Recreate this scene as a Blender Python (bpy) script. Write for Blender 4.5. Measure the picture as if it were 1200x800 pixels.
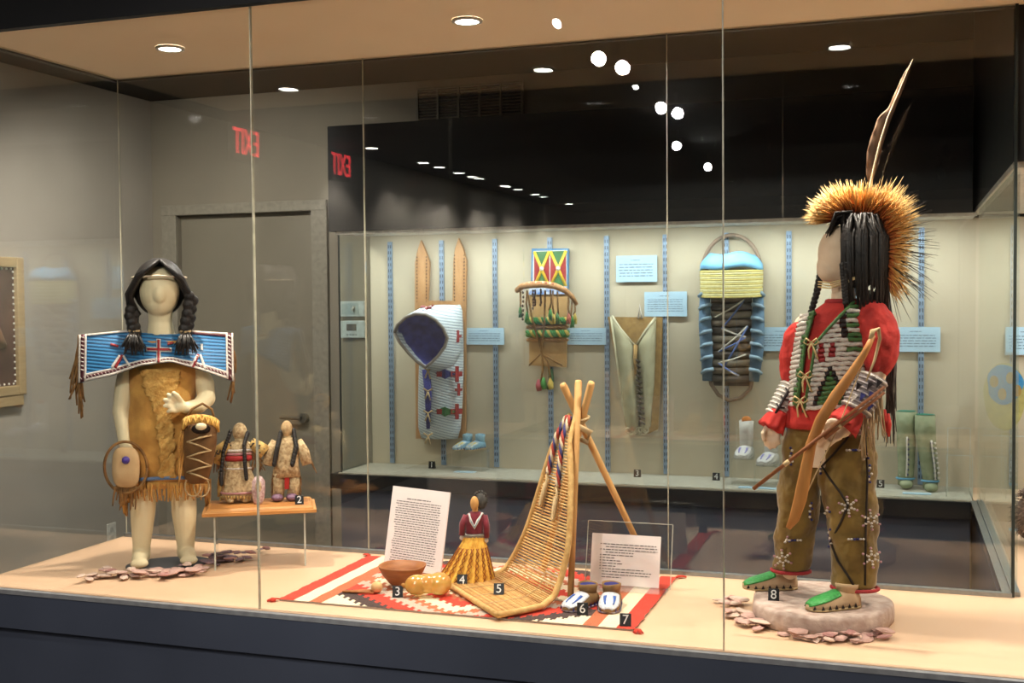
import bpy, bmesh, math, random
from mathutils import Vector, Matrix
PI = math.pi
random.seed(7)
scene = bpy.context.scene
col = scene.collection
for o in list(bpy.data.objects): bpy.data.objects.remove(o)

# ---------------------------------------------------------------- camera, world, exposure, gallery lights
DECK = 0.80; YF = 2.60; YB = 3.29; XL = -2.53; XR = 0.287; TOP = 2.365
CEIL = 2.80; XW = -4.22; YW = 5.80; YFAR = 4.84; YBK = 5.165
cam_d = bpy.data.cameras.new('camera'); cam = bpy.data.objects.new('camera', cam_d); col.objects.link(cam)
yaw, tilt, roll = 0.32697869, 0.03535229, -0.00833701
fw = Vector((-math.sin(yaw)*math.cos(tilt), math.cos(yaw)*math.cos(tilt), -math.sin(tilt)))
rt = Vector((math.cos(yaw), math.sin(yaw), 0)); up = rt.cross(fw)
r2 = rt*math.cos(roll)+up*math.sin(roll); u2 = -rt*math.sin(roll)+up*math.cos(roll)
mw = Matrix((r2, u2, -fw)).transposed().to_4x4(); mw.translation = (0, 0, 1.6)
cam.matrix_world = mw
cam_d.sensor_fit = 'HORIZONTAL'; cam_d.sensor_width = 36.0; cam_d.lens = 1343.54/1200*36
cam_d.clip_start = 0.05; cam_d.clip_end = 60
scene.camera = cam
w = bpy.data.worlds.new('world'); scene.world = w; w.use_nodes = True
w.node_tree.nodes['Background'].inputs[0].default_value = (0.02, 0.02, 0.022, 1)
vs_ = scene.view_settings
vs_.view_transform = 'Standard'; vs_.look = 'None'; vs_.gamma = 1.0; vs_.exposure = 0.08; vs_.use_curve_mapping = False
try:
    scene.cycles.transparent_max_bounces = 48; scene.cycles.max_bounces = 14
    scene.cycles.glossy_bounces = 6; scene.cycles.transmission_bounces = 8
except Exception: pass
K_CASE = 78.0     # watts of each downlight in the front case
K_FAR = 23.0      # light strip of the far wall case
K_GAL = 70.0; K_FILL = 60.0      # each left-wall downlight; each added aisle fill lamp
WARM = (1.0, 0.89, 0.75); COOL = (0.90, 0.98, 1.0); NEUT = (1.0, 0.95, 0.88)

def lamp(kind, name, loc, power, color, parent=None, aim=None, **kw):
    d = bpy.data.lights.new(name, kind); d.energy = power; d.color = color
    for k, v in kw.items(): setattr(d, k, v)
    o = bpy.data.objects.new(name, d); col.objects.link(o); o.location = loc
    if aim is not None:
        o.rotation_euler = (Vector(aim)-Vector(loc)).to_track_quat('-Z', 'Y').to_euler()
    if parent: o.parent = parent
    return o

# ---------------------------------------------------------------- helpers: colours and materials
def lin(c):
    def f(v):
        v /= 255.0
        return v/12.92 if v <= .04045 else ((v+.055)/1.055)**2.4
    return (f(c[0]), f(c[1]), f(c[2]), 1)
MATS = {}
def mat(name, c, rough=.6, c2=None, scale=40, bump=.0, bscale=None, metal=0, spec=.4, ramp=(.3, .7), sheen=0, detail=4, stretch=None):
    if name in MATS: return MATS[name]
    m = bpy.data.materials.new(name); m.use_nodes = True; nt = m.node_tree; N = nt.nodes; L = nt.links
    b = N['Principled BSDF']; b.inputs['Roughness'].default_value = rough; b.inputs['Metallic'].default_value = metal
    b.inputs['Specular IOR Level'].default_value = spec
    if sheen: b.inputs['Sheen Weight'].default_value = sheen
    tc = N.new('ShaderNodeTexCoord'); src = tc.outputs['Object']
    if stretch:
        mp = N.new('ShaderNodeMapping'); mp.inputs['Scale'].default_value = stretch; L.new(src, mp.inputs[0]); src = mp.outputs[0]
    no = N.new('ShaderNodeTexNoise'); no.inputs['Scale'].default_value = scale; no.inputs['Detail'].default_value = detail
    L.new(src, no.inputs['Vector'])
    cr = N.new('ShaderNodeValToRGB'); a = lin(c)
    if c2 is None: c2 = tuple(v*.86 for v in c)
    cr.color_ramp.elements[0].color = lin(c2); cr.color_ramp.elements[1].color = a
    cr.color_ramp.elements[0].position = ramp[0]; cr.color_ramp.elements[1].position = ramp[1]
    L.new(no.outputs['Fac'], cr.inputs[0]); L.new(cr.outputs[0], b.inputs['Base Color'])
    if bump:
        n2 = no
        if bscale:
            n2 = N.new('ShaderNodeTexNoise'); n2.inputs['Scale'].default_value = bscale; n2.inputs['Detail'].default_value = 3; L.new(src, n2.inputs['Vector'])
        bp = N.new('ShaderNodeBump'); bp.inputs['Strength'].default_value = bump; bp.inputs['Distance'].default_value = .004
        L.new(n2.outputs['Fac'], bp.inputs['Height']); L.new(bp.outputs[0], b.inputs['Normal'])
    MATS[name] = m; return m
def beadmat(name, c, c2, freq=(0, 0, 160), rough=.35, mix=.5, bump=.6):
    """rows of small beads: a wave across the rows for relief, noise picks single beads"""
    if name in MATS: return MATS[name]
    m = bpy.data.materials.new(name); m.use_nodes = True; nt = m.node_tree; N = nt.nodes; L = nt.links
    b = N['Principled BSDF']; b.inputs['Roughness'].default_value = rough
    tc = N.new('ShaderNodeTexCoord')
    mp = N.new('ShaderNodeMapping'); mp.inputs['Scale'].default_value = freq; L.new(tc.outputs['Object'], mp.inputs[0])
    wv = N.new('ShaderNodeTexWave'); wv.bands_direction = 'DIAGONAL'; wv.inputs['Scale'].default_value = 1.0
    wv.inputs['Distortion'].default_value = .6; wv.inputs['Detail'].default_value = 1
    L.new(mp.outputs[0], wv.inputs['Vector'])
    no = N.new('ShaderNodeTexNoise'); no.inputs['Scale'].default_value = 260; L.new(tc.outputs['Object'], no.inputs['Vector'])
    cr = N.new('ShaderNodeValToRGB'); cr.color_ramp.elements[0].color = lin(c2); cr.color_ramp.elements[1].color = lin(c)
    cr.color_ramp.elements[0].position = .1; cr.color_ramp.elements[1].position = .55
    ad = N.new('ShaderNodeMath'); ad.operation = 'MULTIPLY_ADD'; ad.inputs[1].default_value = mix
    sc = N.new('ShaderNodeMath'); sc.operation = 'MULTIPLY'; sc.inputs[1].default_value = 1-mix
    L.new(no.outputs['Fac'], sc.inputs[0]); L.new(wv.outputs['Fac'], ad.inputs[0]); L.new(sc.outputs[0], ad.inputs[2])
    L.new(ad.outputs[0], cr.inputs[0]); L.new(cr.outputs[0], b.inputs['Base Color'])
    bp = N.new('ShaderNodeBump'); bp.inputs['Strength'].default_value = bump; bp.inputs['Distance'].default_value = .003
    L.new(ad.outputs[0], bp.inputs['Height']); L.new(bp.outputs[0], b.inputs['Normal'])
    MATS[name] = m; return m
def tmat(name, stops, rough=.6):
    """colour along each hair or rod, from its own 0..1 attribute t"""
    m = bpy.data.materials.new(name); m.use_nodes = True; nt = m.node_tree; N = nt.nodes; L = nt.links
    b = N['Principled BSDF']; b.inputs['Roughness'].default_value = rough
    at = N.new('ShaderNodeAttribute'); at.attribute_name = 't'
    cr = N.new('ShaderNodeValToRGB'); e = cr.color_ramp.elements
    e[0].position = stops[0][0]; e[0].color = lin(stops[0][1]); e[1].position = stops[-1][0]; e[1].color = lin(stops[-1][1])
    for p, c in stops[1:-1]:
        k = e.new(p); k.color = lin(c)
    L.new(at.outputs['Fac'], cr.inputs[0]); L.new(cr.outputs[0], b.inputs['Base Color'])
    MATS[name] = m; return m
def emit(name, c, s):
    m = bpy.data.materials.new(name); m.use_nodes = True; nt = m.node_tree; nt.nodes.clear()
    e = nt.nodes.new('ShaderNodeEmission'); o = nt.nodes.new('ShaderNodeOutputMaterial')
    e.inputs[0].default_value = (c[0], c[1], c[2], 1); e.inputs[1].default_value = s
    nt.links.new(e.outputs[0], o.inputs[0]); MATS[name] = m; return m
def glassmat(name, tint=(1, 1, 1), f0=.04, rough=0.0, k=1.0):
    """clear sheet: each face lets light through and mirrors a share that grows towards grazing"""
    m = bpy.data.materials.new(name); m.use_nodes = True; nt = m.node_tree; nt.nodes.clear(); N = nt.nodes; L = nt.links
    o = N.new('ShaderNodeOutputMaterial'); mx = N.new('ShaderNodeMixShader'); t = N.new('ShaderNodeBsdfTransparent'); g = N.new('ShaderNodeBsdfGlossy')
    t.inputs[0].default_value = (*tint, 1); g.inputs['Roughness'].default_value = rough; g.inputs[0].default_value = (1, 1, 1, 1)
    lw = N.new('ShaderNodeLayerWeight'); lw.inputs['Blend'].default_value = .5
    p = N.new('ShaderNodeMath'); p.operation = 'POWER'; p.inputs[1].default_value = 5
    a = N.new('ShaderNodeMath'); a.operation = 'MULTIPLY_ADD'; a.inputs[1].default_value = (1-f0)*k; a.inputs[2].default_value = f0
    L.new(lw.outputs['Facing'], p.inputs[0]); L.new(p.outputs[0], a.inputs[0]); L.new(a.outputs[0], mx.inputs[0])
    L.new(t.outputs[0], mx.inputs[1]); L.new(g.outputs[0], mx.inputs[2]); L.new(mx.outputs[0], o.inputs[0])
    MATS[name] = m; return m

# ---------------------------------------------------------------- helpers: meshes
class G:
    def __init__(s): s.v = []; s.f = []; s.m = []; s.t = []; s.cur = 0
    def add(s, vs, fs, ts=None):
        o = len(s.v); s.v += [tuple(v) for v in vs]; s.f += [tuple(i+o for i in f) for f in fs]; s.m += [s.cur]*len(fs)
        s.t += list(ts) if ts else [0.0]*len(vs)
        return s
    def loft(s, rings, caps=(True, True), closed=True):
        n = len(rings[0]); vs = [p for r in rings for p in r]; fs = []
        for i in range(len(rings)-1):
            for j in range(n if closed else n-1):
                a = i*n+j; b = i*n+(j+1) % n
                fs.append((a, b, b+n, a+n))
        if closed and caps[0]: fs.append(tuple(reversed(range(n))))
        if closed and caps[1]: fs.append(tuple((len(rings)-1)*n+j for j in range(n)))
        ts = [i/(len(rings)-1) for i in range(len(rings)) for j in range(n)]
        return s.add(vs, fs, ts)
    def tube(s, pts, r, n=8, flat=(1, 1), upv=None, caps=True):
        pts = [Vector(p) for p in pts]; k = len(pts)
        if not hasattr(r, '__len__'): r = [r]*k
        rings = []; nrm = None
        for i, p in enumerate(pts):
            t = (pts[min(i+1, k-1)]-pts[max(i-1, 0)])
            t = t.normalized() if t.length > 1e-9 else Vector((0, 0, 1))
            if nrm is None:
                a = Vector(upv) if upv else (Vector((0, 0, 1)) if abs(t.z) < .9 else Vector((1, 0, 0)))
                nrm = a-t*a.dot(t)
            else: nrm = nrm-t*nrm.dot(t)
            if nrm.length < 1e-6: nrm = t.orthogonal()
            nrm.normalize(); b = t.cross(nrm)
            rings.append([p+nrm*(r[i]*flat[0]*math.cos(2*PI*j/n))+b*(r[i]*flat[1]*math.sin(2*PI*j/n)) for j in range(n)])
        return s.loft(rings, (caps, caps))
    def ell(s, c, r, nu=16, nv=10, rz=0, rx=0):
        if not hasattr(r, '__len__'): r = (r, r, r)
        c = Vector(c); R = Matrix.Rotation(rz, 3, 'Z') @ Matrix.Rotation(rx, 3, 'X'); rings = []
        for i in range(1, nv):
            a = PI*i/nv
            rings.append([c+R @ Vector((r[0]*math.sin(a)*math.cos(2*PI*j/nu), r[1]*math.sin(a)*math.sin(2*PI*j/nu), -r[2]*math.cos(a))) for j in range(nu)])
        o = len(s.v); s.loft(rings, (False, False))
        b = c+R @ Vector((0, 0, -r[2])); t = c+R @ Vector((0, 0, r[2])); L = (nv-2)*nu
        vb = len(s.v); s.v += [tuple(b), tuple(t)]; s.t += [0, 1]
        for j in range(nu):
            s.f.append((vb, o+(j+1) % nu, o+j)); s.f.append((vb+1, o+L+j, o+L+(j+1) % nu)); s.m += [s.cur]*2
        return s
    def limb(s, pts, r, n=12):
        s.tube(pts, r, n)
        for p, q in zip(pts, r if hasattr(r, '__len__') else [r]*len(pts)): s.ell(p, q, 12, 8)
        return s
    def box(s, c, d, rz=0, rx=0, ry=0):
        R = Matrix.Rotation(rz, 3, 'Z') @ Matrix.Rotation(ry, 3, 'Y') @ Matrix.Rotation(rx, 3, 'X'); c = Vector(c)
        vs = [c+R @ Vector((x*d[0]/2, y*d[1]/2, z*d[2]/2)) for x in (-1, 1) for y in (-1, 1) for z in (-1, 1)]
        return s.add(vs, [(0, 1, 3, 2), (4, 6, 7, 5), (0, 4, 5, 1), (2, 3, 7, 6), (0, 2, 6, 4), (1, 5, 7, 3)])
    def b2(s, x0, x1, y0, y1, z0, z1): return s.box(((x0+x1)/2, (y0+y1)/2, (z0+z1)/2), (x1-x0, y1-y0, z1-z0))
    def prism(s, poly, vec):
        n = len(poly); v = Vector(vec); vs = [Vector(p) for p in poly]+[Vector(p)+v for p in poly]
        fs = [tuple(reversed(range(n))), tuple(range(n, 2*n))]+[(i, (i+1) % n, n+(i+1) % n, n+i) for i in range(n)]
        return s.add(vs, fs)
    def grid(s, fn, nu, nv):
        vs = [fn(i/nu, j/nv) for j in range(nv+1) for i in range(nu+1)]
        fs = [(j*(nu+1)+i, j*(nu+1)+i+1, (j+1)*(nu+1)+i+1, (j+1)*(nu+1)+i) for j in range(nv) for i in range(nu)]
        return s.add(vs, fs)
    def build(s, name, mats, parent=None, smooth=True, solid=0, remesh=0, bevel=0, sub=0):
        me = bpy.data.meshes.new(name); me.from_pydata(s.v, [], s.f)
        if not hasattr(mats, '__len__'): mats = [mats]
        for m in mats: me.materials.append(m)
        me.polygons.foreach_set('material_index', s.m)
        me.polygons.foreach_set('use_smooth', [smooth]*len(s.f))
        at = me.attributes.new('t', 'FLOAT', 'POINT'); at.data.foreach_set('value', s.t)
        bm = bmesh.new(); bm.from_mesh(me); bmesh.ops.recalc_face_normals(bm, faces=bm.faces); bm.to_mesh(me); bm.free()
        me.update()
        o = bpy.data.objects.new(name, me); col.objects.link(o)
        if parent: o.parent = parent
        if remesh:
            k = o.modifiers.new('remesh', 'REMESH'); k.mode = 'VOXEL'; k.voxel_size = remesh; k.use_smooth_shade = True
            k = o.modifiers.new('smooth', 'SMOOTH'); k.iterations = 4; k.factor = .5
        if solid:
            k = o.modifiers.new('solid', 'SOLIDIFY'); k.thickness = solid; k.offset = 0
        if bevel:
            k = o.modifiers.new('bevel', 'BEVEL'); k.width = bevel; k.segments = 2; k.limit_method = 'ANGLE'
        if sub:
            k = o.modifiers.new('sub', 'SUBSURF'); k.levels = sub; k.render_levels = sub
        return o
def tag(o, label=None, cat=None, group=None, kind=None):
    if label: o['label'] = label
    if cat: o['category'] = cat
    if group: o['group'] = group
    if kind: o['kind'] = kind
    return o
def thing(name, label, cat, loc=(0, 0, 0), rz=0, group=None):
    o = bpy.data.objects.new(name, None); col.objects.link(o); o.empty_display_size = .05
    o.location = loc; o.rotation_euler = (0, 0, rz); return tag(o, label, cat, group)
def lerp(a, b, t): return a+(b-a)*t
def interp(tab, y):
    """piecewise linear table [(y, value or tuple), ...] sorted by y"""
    if y <= tab[0][0]: return tab[0][1]
    for (y0, a), (y1, b) in zip(tab, tab[1:]):
        if y <= y1:
            t = (y-y0)/(y1-y0)
            return tuple(lerp(p, q, t) for p, q in zip(a, b)) if hasattr(a, '__len__') else lerp(a, b, t)
    return tab[-1][1]
class Sheet:
    """working drawing of one thing: drawing units across and up, d units deep (+ = away from the glass), turned into metres about the thing's base"""
    def __init__(s, loc, rz, o, qx, qz, qy):
        s.loc = loc; s.rz = math.radians(rz); s.o = o; s.qx = qx; s.qz = qz; s.qy = qy; s.u = 1/qx[0]
        s.det = qx[0]*qz[1]-qx[1]*qz[0]
    def __call__(s, x, y, d=0):
        d = d*s.u; a = x-s.o[0]-s.qy[0]*d; b = y-s.o[1]-s.qy[1]*d
        return Vector(((a*s.qz[1]-b*s.qz[0])/s.det, d, (b*s.qx[0]-a*s.qx[1])/s.det))
    def root(s, name, label, cat, group=None): return thing(name, label, cat, s.loc, s.rz, group)
    def ring(s, x, y, d, rx, ry, n=24, rot=0, wob=0, ph=0, k=5):
        c = s(x, y, d); out = []
        for j in range(n):
            a = 2*PI*j/n; q = 1+wob*math.sin(k*a+ph)
            X = rx*s.u*math.cos(a)*q; Y = ry*s.u*math.sin(a)*q; cr, sr = math.cos(rot), math.sin(rot)
            out.append(c+Vector((X*cr-Y*sr, X*sr+Y*cr, 0)))
        return out
    def pts(s, l): return [s(*p) for p in l]
def textmesh(body, size):
    cu = bpy.data.curves.new('lettering', 'FONT'); cu.body = body; cu.size = size; cu.align_x = 'CENTER'; cu.align_y = 'CENTER'; cu.extrude = size*.01
    o = bpy.data.objects.new('lettering', cu); col.objects.link(o)
    me = bpy.data.meshes.new_from_object(o.evaluated_get(bpy.context.evaluated_depsgraph_get()))
    bpy.data.objects.remove(o); me.materials.clear(); return me

# ---------------------------------------------------------------- materials
M_deck = mat('deck_laminate', (212, 178, 146), .5, (207, 173, 141), 6, .03, 300, spec=.25)
M_navy = mat('navy_paint', (84, 90, 106), .45, (79, 85, 101), 5)
M_black = mat('black_paint', (24, 24, 26), .5, (20, 20, 22), 5)
M_blackc = mat('ceiling_black', (22, 22, 23), .8, (17, 17, 18), 3)
M_soffit = mat('case_ceiling_paint', (250, 226, 190), .6, (246, 221, 184), 5)
M_wall = mat('warm_grey_wall', (168, 160, 148), .8, (160, 152, 140), 3, .05, 200)
M_wall2 = mat('wall_back_paint', (138, 129, 113), .8, (131, 122, 107), 3, .05, 200)
M_cream = mat('case_lining', (196, 184, 160), .8, (188, 176, 152), 4, .08, 260)
M_white = mat('white_trim', (222, 218, 206), .5)
M_alu = mat('brushed_aluminium', (150, 156, 160), .35, (135, 141, 146), 60, metal=.8)
M_glass = glassmat('case_glass', (.985, .992, .985), f0=.05)
M_glass2 = glassmat('green_glass', (.955, .985, .965), k=.5)
M_acr = glassmat('acrylic', (.955, .97, .965), f0=.05)
M_acre = mat('acrylic_edge', (205, 208, 196), .25)
M_joint = mat('glass_joint', (196, 190, 168), .25)  # pale tone stands for light caught along the pane edges
M_carpet = mat('carpet', (70, 68, 66), .95, (55, 53, 52), 90, .3)
M_print = mat('printed_ink', (112, 108, 110), .7)
M_paper = mat('paper_board', (236, 228, 226), .6, (232, 224, 222), 10)
M_bpaper = mat('label_paper', (176, 205, 222), .6, (170, 199, 216), 10)
M_std = mat('blue_grey_standard', (150, 172, 196), .4, metal=.3)
M_slot = mat('standard_slot', (58, 70, 84), .6)
M_lamp = emit('lamp_glow', (1, .97, .9), 40)
M_spot = emit('track_lamp_glow', (1, .97, .95), 90)

# ---------------------------------------------------------------- the room
def struct(name, g, m, parent=None, **kw):
    o = g.build(name, m, parent, smooth=False, **kw)
    if not parent: o['kind'] = 'structure'
    return o
XE, YR = 4.2, -8.5
struct('floor', G().b2(XW-.1, XE+.1, YR-.1, YW+.1, -.1, 0), M_carpet)
struct('ceiling', G().b2(XW-.1, XE+.1, YR-.1, YW+.1, CEIL, CEIL+.1), M_blackc)
struct('wall_left', G().b2(XW-.1, XW, YR, YW, 0, CEIL), M_wall)
DX0, DX1, DZ = -4.046, -3.153, 2.118
g = G().b2(XW, DX0, YW, YW+.1, 0, CEIL).b2(DX1, XE, YW, YW+.1, 0, CEIL).b2(DX0, DX1, YW, YW+.1, DZ, CEIL)
struct('wall_back', g, M_wall2)
struct('wall_rear', G().b2(XW, XE, YR-.1, YR, 0, CEIL), M_wall)
struct('wall_right', G().b2(XE, XE+.1, YR, YW, 0, CEIL), M_wall)
struct('baseboard_left', G().b2(XW, XW+.015, YR+.01, YW-.01, 0, .1), M_black)
M_door = mat('door_paint', (132, 124, 108), .5, (126, 118, 102), 4)
M_trimp = mat('door_trim_paint', (150, 142, 126), .5)
d1 = struct('door_1', G().b2(DX0+.004, DX1-.004, YW+.03, YW+.07, .01, DZ-.004), M_door)
g = G()
for a, b in ((DX0-.1, DX0), (DX1, DX1+.1)): g.b2(a, b, YW-.022, YW-.001, 0, DZ+.06)
g.b2(DX0-.1, DX1+.1, YW-.024, YW-.001, DZ, DZ+.06)
struct('door_frame', g, M_trimp, d1, bevel=.004)
g = G().tube([(-3.235, YW+.03, .94), (-3.235, YW-.005, .94)], .028, 16).tube([(-3.235, YW-.02, .94), (-3.30, YW-.02, .943), (-3.37, YW-.018, .942)], [.012, .011, .009], 10)
struct('door_lever', g, mat('door_lever_metal', (150, 148, 140), .3, metal=.9), d1)
# return air grille on the back wall
vent = thing('air_vent', 'wide louvred return air grille high on the back wall above the wall case', 'vent', (-2.195, YW, 2.6585))
M_vent = mat('vent_paint', (120, 112, 98), .5); M_ventd = mat('vent_dark', (40, 37, 33), .7)
G().b2(-.30, .30, -.004, -.001, -.0915, .0915).build('backing', M_ventd, vent, False)
g = G()
for i in range(6): g.b2(-.306+i*.12, -.306+i*.12+.012, -.02, -.004, -.0915, .0915)
g.b2(-.306, .306, -.02, -.004, .0915, .1).b2(-.306, .306, -.02, -.004, -.1, -.0915)
g.build('frame', M_vent, vent, False)
g = G()
for i in range(11):
    g.box((0, -.010, -.082+i*.0164), (.59, .013, .002), rx=.6)
tag(g.build('louvre', M_vent, vent, False), kind='stuff')
# thermostats
M_thermo = mat('thermostat_plastic', (206, 222, 224), .4)
M_lcd = mat('thermostat_display', (92, 88, 84), .3)
for i, (z0, z1) in enumerate(((1.520, 1.606), (1.401, 1.497))):
    t = thing('thermostat', ('beige control box with a small rocker key, above the thermostat beside the wall case', 'white wall thermostat with a dark display window')[i], ('control box', 'thermostat')[i], (-2.897, YW-.012, (z0+z1)/2))
    h = (z1-z0)/2
    G().b2(-.074, .074, -.016, .012, -h, h).build('housing', M_thermo, t, False, bevel=.004)
    if i == 0:
        G().b2(-.066, .04, -.019, -.014, -h+.012, h-.012).build('cover', mat('control_cover', (176, 196, 198), .4), t, False, bevel=.002)
        G().tube([(.012, -.019, .012), (.012, -.036, -.006)], .008, 8).build('key', M_white, t)
    else:
        G().b2(-.036, .024, -.018, -.014, -.008, .03).build('display', M_lcd, t, False)
        g = G()
        for k in range(4): g.b2(-.036+k*.018, -.026+k*.018, -.018, -.014, -.034, -.026)
        g.build('buttons', M_alu, t, False)
# socket
t = thing('wall_outlet', 'small white socket plate low on the left wall', 'outlet', (XW, 5.362, .306), PI/2)
G().b2(-.038, .038, -.008, -.001, -.06, .06).build('plate', M_white, t, False, bevel=.003)
g = G()
for z in (-.022, .022): g.b2(-.014, .014, -.010, -.008, z-.013, z+.013)
g.build('receptacle', mat('socket_face', (200, 196, 184), .5), t, False, bevel=.003)
# framed picture on the left wall
t = thing('framed_picture', 'tan wooden frame with a dark brown picture on the left wall', 'picture', (XW, 4.36, 1.4935), PI/2)
M_frame = mat('frame_wood', (176, 152, 112), .5, (158, 134, 96), 20, .1, stretch=(1, 1, 8))
hw, hh = .335, .345; g = G()
for a in (-1, 1):
    g.b2(min(a*hw, a*(hw-.05)), max(a*hw, a*(hw-.05)), -.035, -.001, -hh, hh); g.b2(-hw+.05, hw-.05, -.035, -.001, min(a*hh, a*(hh-.05)), max(a*hh, a*(hh-.05)))
g.build('frame', M_frame, t, False, bevel=.006)
G().b2(-hw+.05, hw-.05, -.012, -.002, -hh+.05, hh-.05).build('picture_sheet', mat('picture_brown', (96, 66, 56), .6, (58, 38, 36), 6), t, False)
g = G()
for i in range(18):
    for z in (-hh+.058, hh-.058): g.ell((-hw+.07+i*.0312, -.014, z), .006, 6, 4)
    for x in (-hw+.058, hw-.058): g.ell((x, -.014, -hh+.07+i*.0322), .006, 6, 4)
tag(g.build('beaded_edge', M_white, t), kind='stuff')
G().tube([(-.2+.4*i/12, -.016, -.1+.25*math.sin(PI*i/12)) for i in range(13)], .02, 8).build('painted_arch', mat('picture_tan', (150, 112, 84), .6), t)
G().b2(-hw+.02, hw-.02, -.03, -.001, -hh-.05, -hh).build('ledge', M_frame, t, False)
# exit sign (lit) on the left wall, beyond the visitor's shoulder
t = thing('exit_sign', 'black exit sign with glowing red EXIT letters on the left wall', 'exit sign', (XW, -1.56, 2.67), PI/2)
G().b2(-.15, .15, -.05, -.001, -.12, .12).build('housing', M_black, t, False, bevel=.004)
me = textmesh('EXIT', .26); me.materials.append(emit('exit_red', (1, .05, .06), 7))
o = bpy.data.objects.new('lettering', me); col.objects.link(o); o.parent = t; o.rotation_euler = (PI/2, 0, 0); o.location = (0, -.052, 0); o.scale = (.6, .95, 1)

# ---------------------------------------------------------------- gallery lamps
def downlight(loc, power, aim=(0, 0, -1), size=.05, label=None, group=None, angle=1.9, color=NEUT, blend=.6):
    t = thing('ceiling_downlight', label, 'ceiling light', loc, 0, group)
    prof = [(size*1.25, 0), (size*1.25, -.008), (size, -.008), (size, -.004)]
    G().loft([[Vector((r*math.cos(a*PI/10), r*math.sin(a*PI/10), z)) for a in range(20)] for r, z in prof], (False, False)).build('trim_ring', M_white, t)
    G().loft([[Vector((size*math.cos(a*PI/10), size*math.sin(a*PI/10), z)) for a in range(20)] for z in (-.003, -.006)]).build('lamp_disc', M_lamp, t, False)
    lamp('SPOT', 'lamp_light', (0, 0, -.012), power, color, t, aim=(aim[0], aim[1], aim[2]-.012), spot_size=angle, spot_blend=blend, shadow_soft_size=.04)
    return t
for y in (-2.93, -3.95, -4.8, -5.15, -6.1, -7.15):
    downlight((-3.9, y, CEIL), K_GAL, aim=(-.10, 0, -1), label='recessed gallery downlight in the row along the left wall', group='downlights along the left wall')
for x, y, am, pw, an, lab in ((-3.3, 4.2, (-.12, .75, -1), 200, 2.2, 'added fill lamp in the passage ceiling before the grey door'), (-3.05, 3.4, (-.75, .35, -1), 130, 2.0, 'added fill lamp turned to the left wall with the framed picture'),
        (.9, 1.75, (0, .25, -1), K_FILL, 1.3, 'added fill lamp over the visitor aisle by the right end of the case'), (-3.2, 1.75, (0, .25, -1), K_FILL, 1.3, 'added fill lamp over the visitor aisle by the left end of the case')):
    downlight((x, y, CEIL), pw, aim=am, label=lab, angle=an, blend=.9)  # unseen lamps added to brighten the walls and the case base
def trackhead(loc, aim, power, label='black track spotlight hung from the gallery ceiling', group='track spotlights over the gallery'):
    t = thing('track_light', label, 'spotlight', loc, 0, group)
    a = Vector(aim)-Vector(loc); a.normalize()
    G().tube([(0, 0, CEIL-loc[2]-.001), (0, 0, 0)], .012, 8).build('stem', M_black, t)
    G().tube([-a*.07, a*.07], [.03, .034], 16).build('can', M_black, t)
    G().tube([a*.07, a*.074], .017, 16).build('lamp_disc', M_spot, t, False)
    lamp('SPOT', 'lamp_light', a*.085, power, NEUT, t, aim=a*.5, spot_size=1.1, spot_blend=.7, shadow_soft_size=.03)
TR = [((-1.23, .89, 2.70), (-2.1, 3.0, 1.25), 75), ((-1.26, .22, 2.70), (-1.1, 3.0, 1.0), 40), ((-1.24, -.06, 2.70), (-.2, 3.0, 1.3), 85), ((-1.5, -2.9, 2.70), (-.9, 3, 1), 30),
      ((-1.4, -5.6, 2.70), (-3, -7, .9), 40), ((.33, -4.2, 2.70), (1, -8, 1), 40), ((.33, -5.6, 2.70), (1, -8, 1), 40)]
for a, b, p in TR: trackhead(a, b, p)
trackhead((-2.2, 4.70, 2.74), (-1.75, 2.95, .85), 55, 'black track spotlight over the passage behind the front case', None)

# ---------------------------------------------------------------- front display case
case = thing('display_case', 'long glass display case with beige deck and dark navy base', 'display case')
XE2 = 1.25; YE2 = YBK
g = G().b2(XL-.03, XE2, YF-.012, YB+.01, 0, DECK-.115).b2(XR, XE2, YB+.01, YE2, 0, DECK-.115)
g.build('base', M_navy, case, False)
g = G().b2(XL-.03, XE2, YF-.024, YF+.03, DECK-.11, DECK-.012); g.b2(XL-.03, XL+.03, YF+.03, YB+.02, DECK-.11, DECK-.012); g.b2(XL+.03, XR-.03, YB-.03, YB+.02, DECK-.11, DECK-.012)
g.build('base_rail', M_navy, case, False)
g = G().b2(XL-.008, XE2, YF-.008, YB+.012, DECK-.014, DECK).b2(XR-.012, XE2, YB+.012, YE2-.004, DECK-.014, DECK)
g.build('deck', M_deck, case, False)
G().b2(XL-.03, XE2, YF-.026, YF-.0085, DECK-.013, DECK-.001).build('front_edge_trim', mat('grey_edge', (164, 164, 166), .5), case, False)
G().b2(XL, XR-.004, YB-.006, YB+.014, DECK+.0005, DECK+.012).build('glass_channel', M_alu, case, False)
G().b2(XR-.026, XR-.004, YB+.0145, YFAR-.05, DECK+.0005, DECK+.006).b2(XR-.0035, XR+.018, YB+.0145, YFAR-.05, DECK+.0005, DECK+.012).build('glass_channel', M_alu, case, False)
G().b2(XL-.03, XE2, YF-.03, YB+.03, TOP+.02, CEIL-.001).build('header', M_black, case, False)
G().b2(XL-.012, XE2, YF-.004, YB+.016, TOP, TOP+.0195).build('case_ceiling', M_soffit, case, False)
g = G().b2(XL-.032, XE2, YF-.032, YF-.005, TOP-.006, TOP+.0195); g.b2(XL-.032, XL-.0125, YF-.005, YB+.03, TOP-.006, TOP+.0195); g.b2(XL-.0125, XE2, YB+.017, YB+.03, TOP-.006, TOP+.0195)
g.build('header_trim', M_black, case, False)
def pane(x0, x1, y0, y1, z0, z1, parent, m=M_glass): return G().b2(x0, x1, y0, y1, z0, z1).build('glass_pane', m, parent, False)
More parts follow.
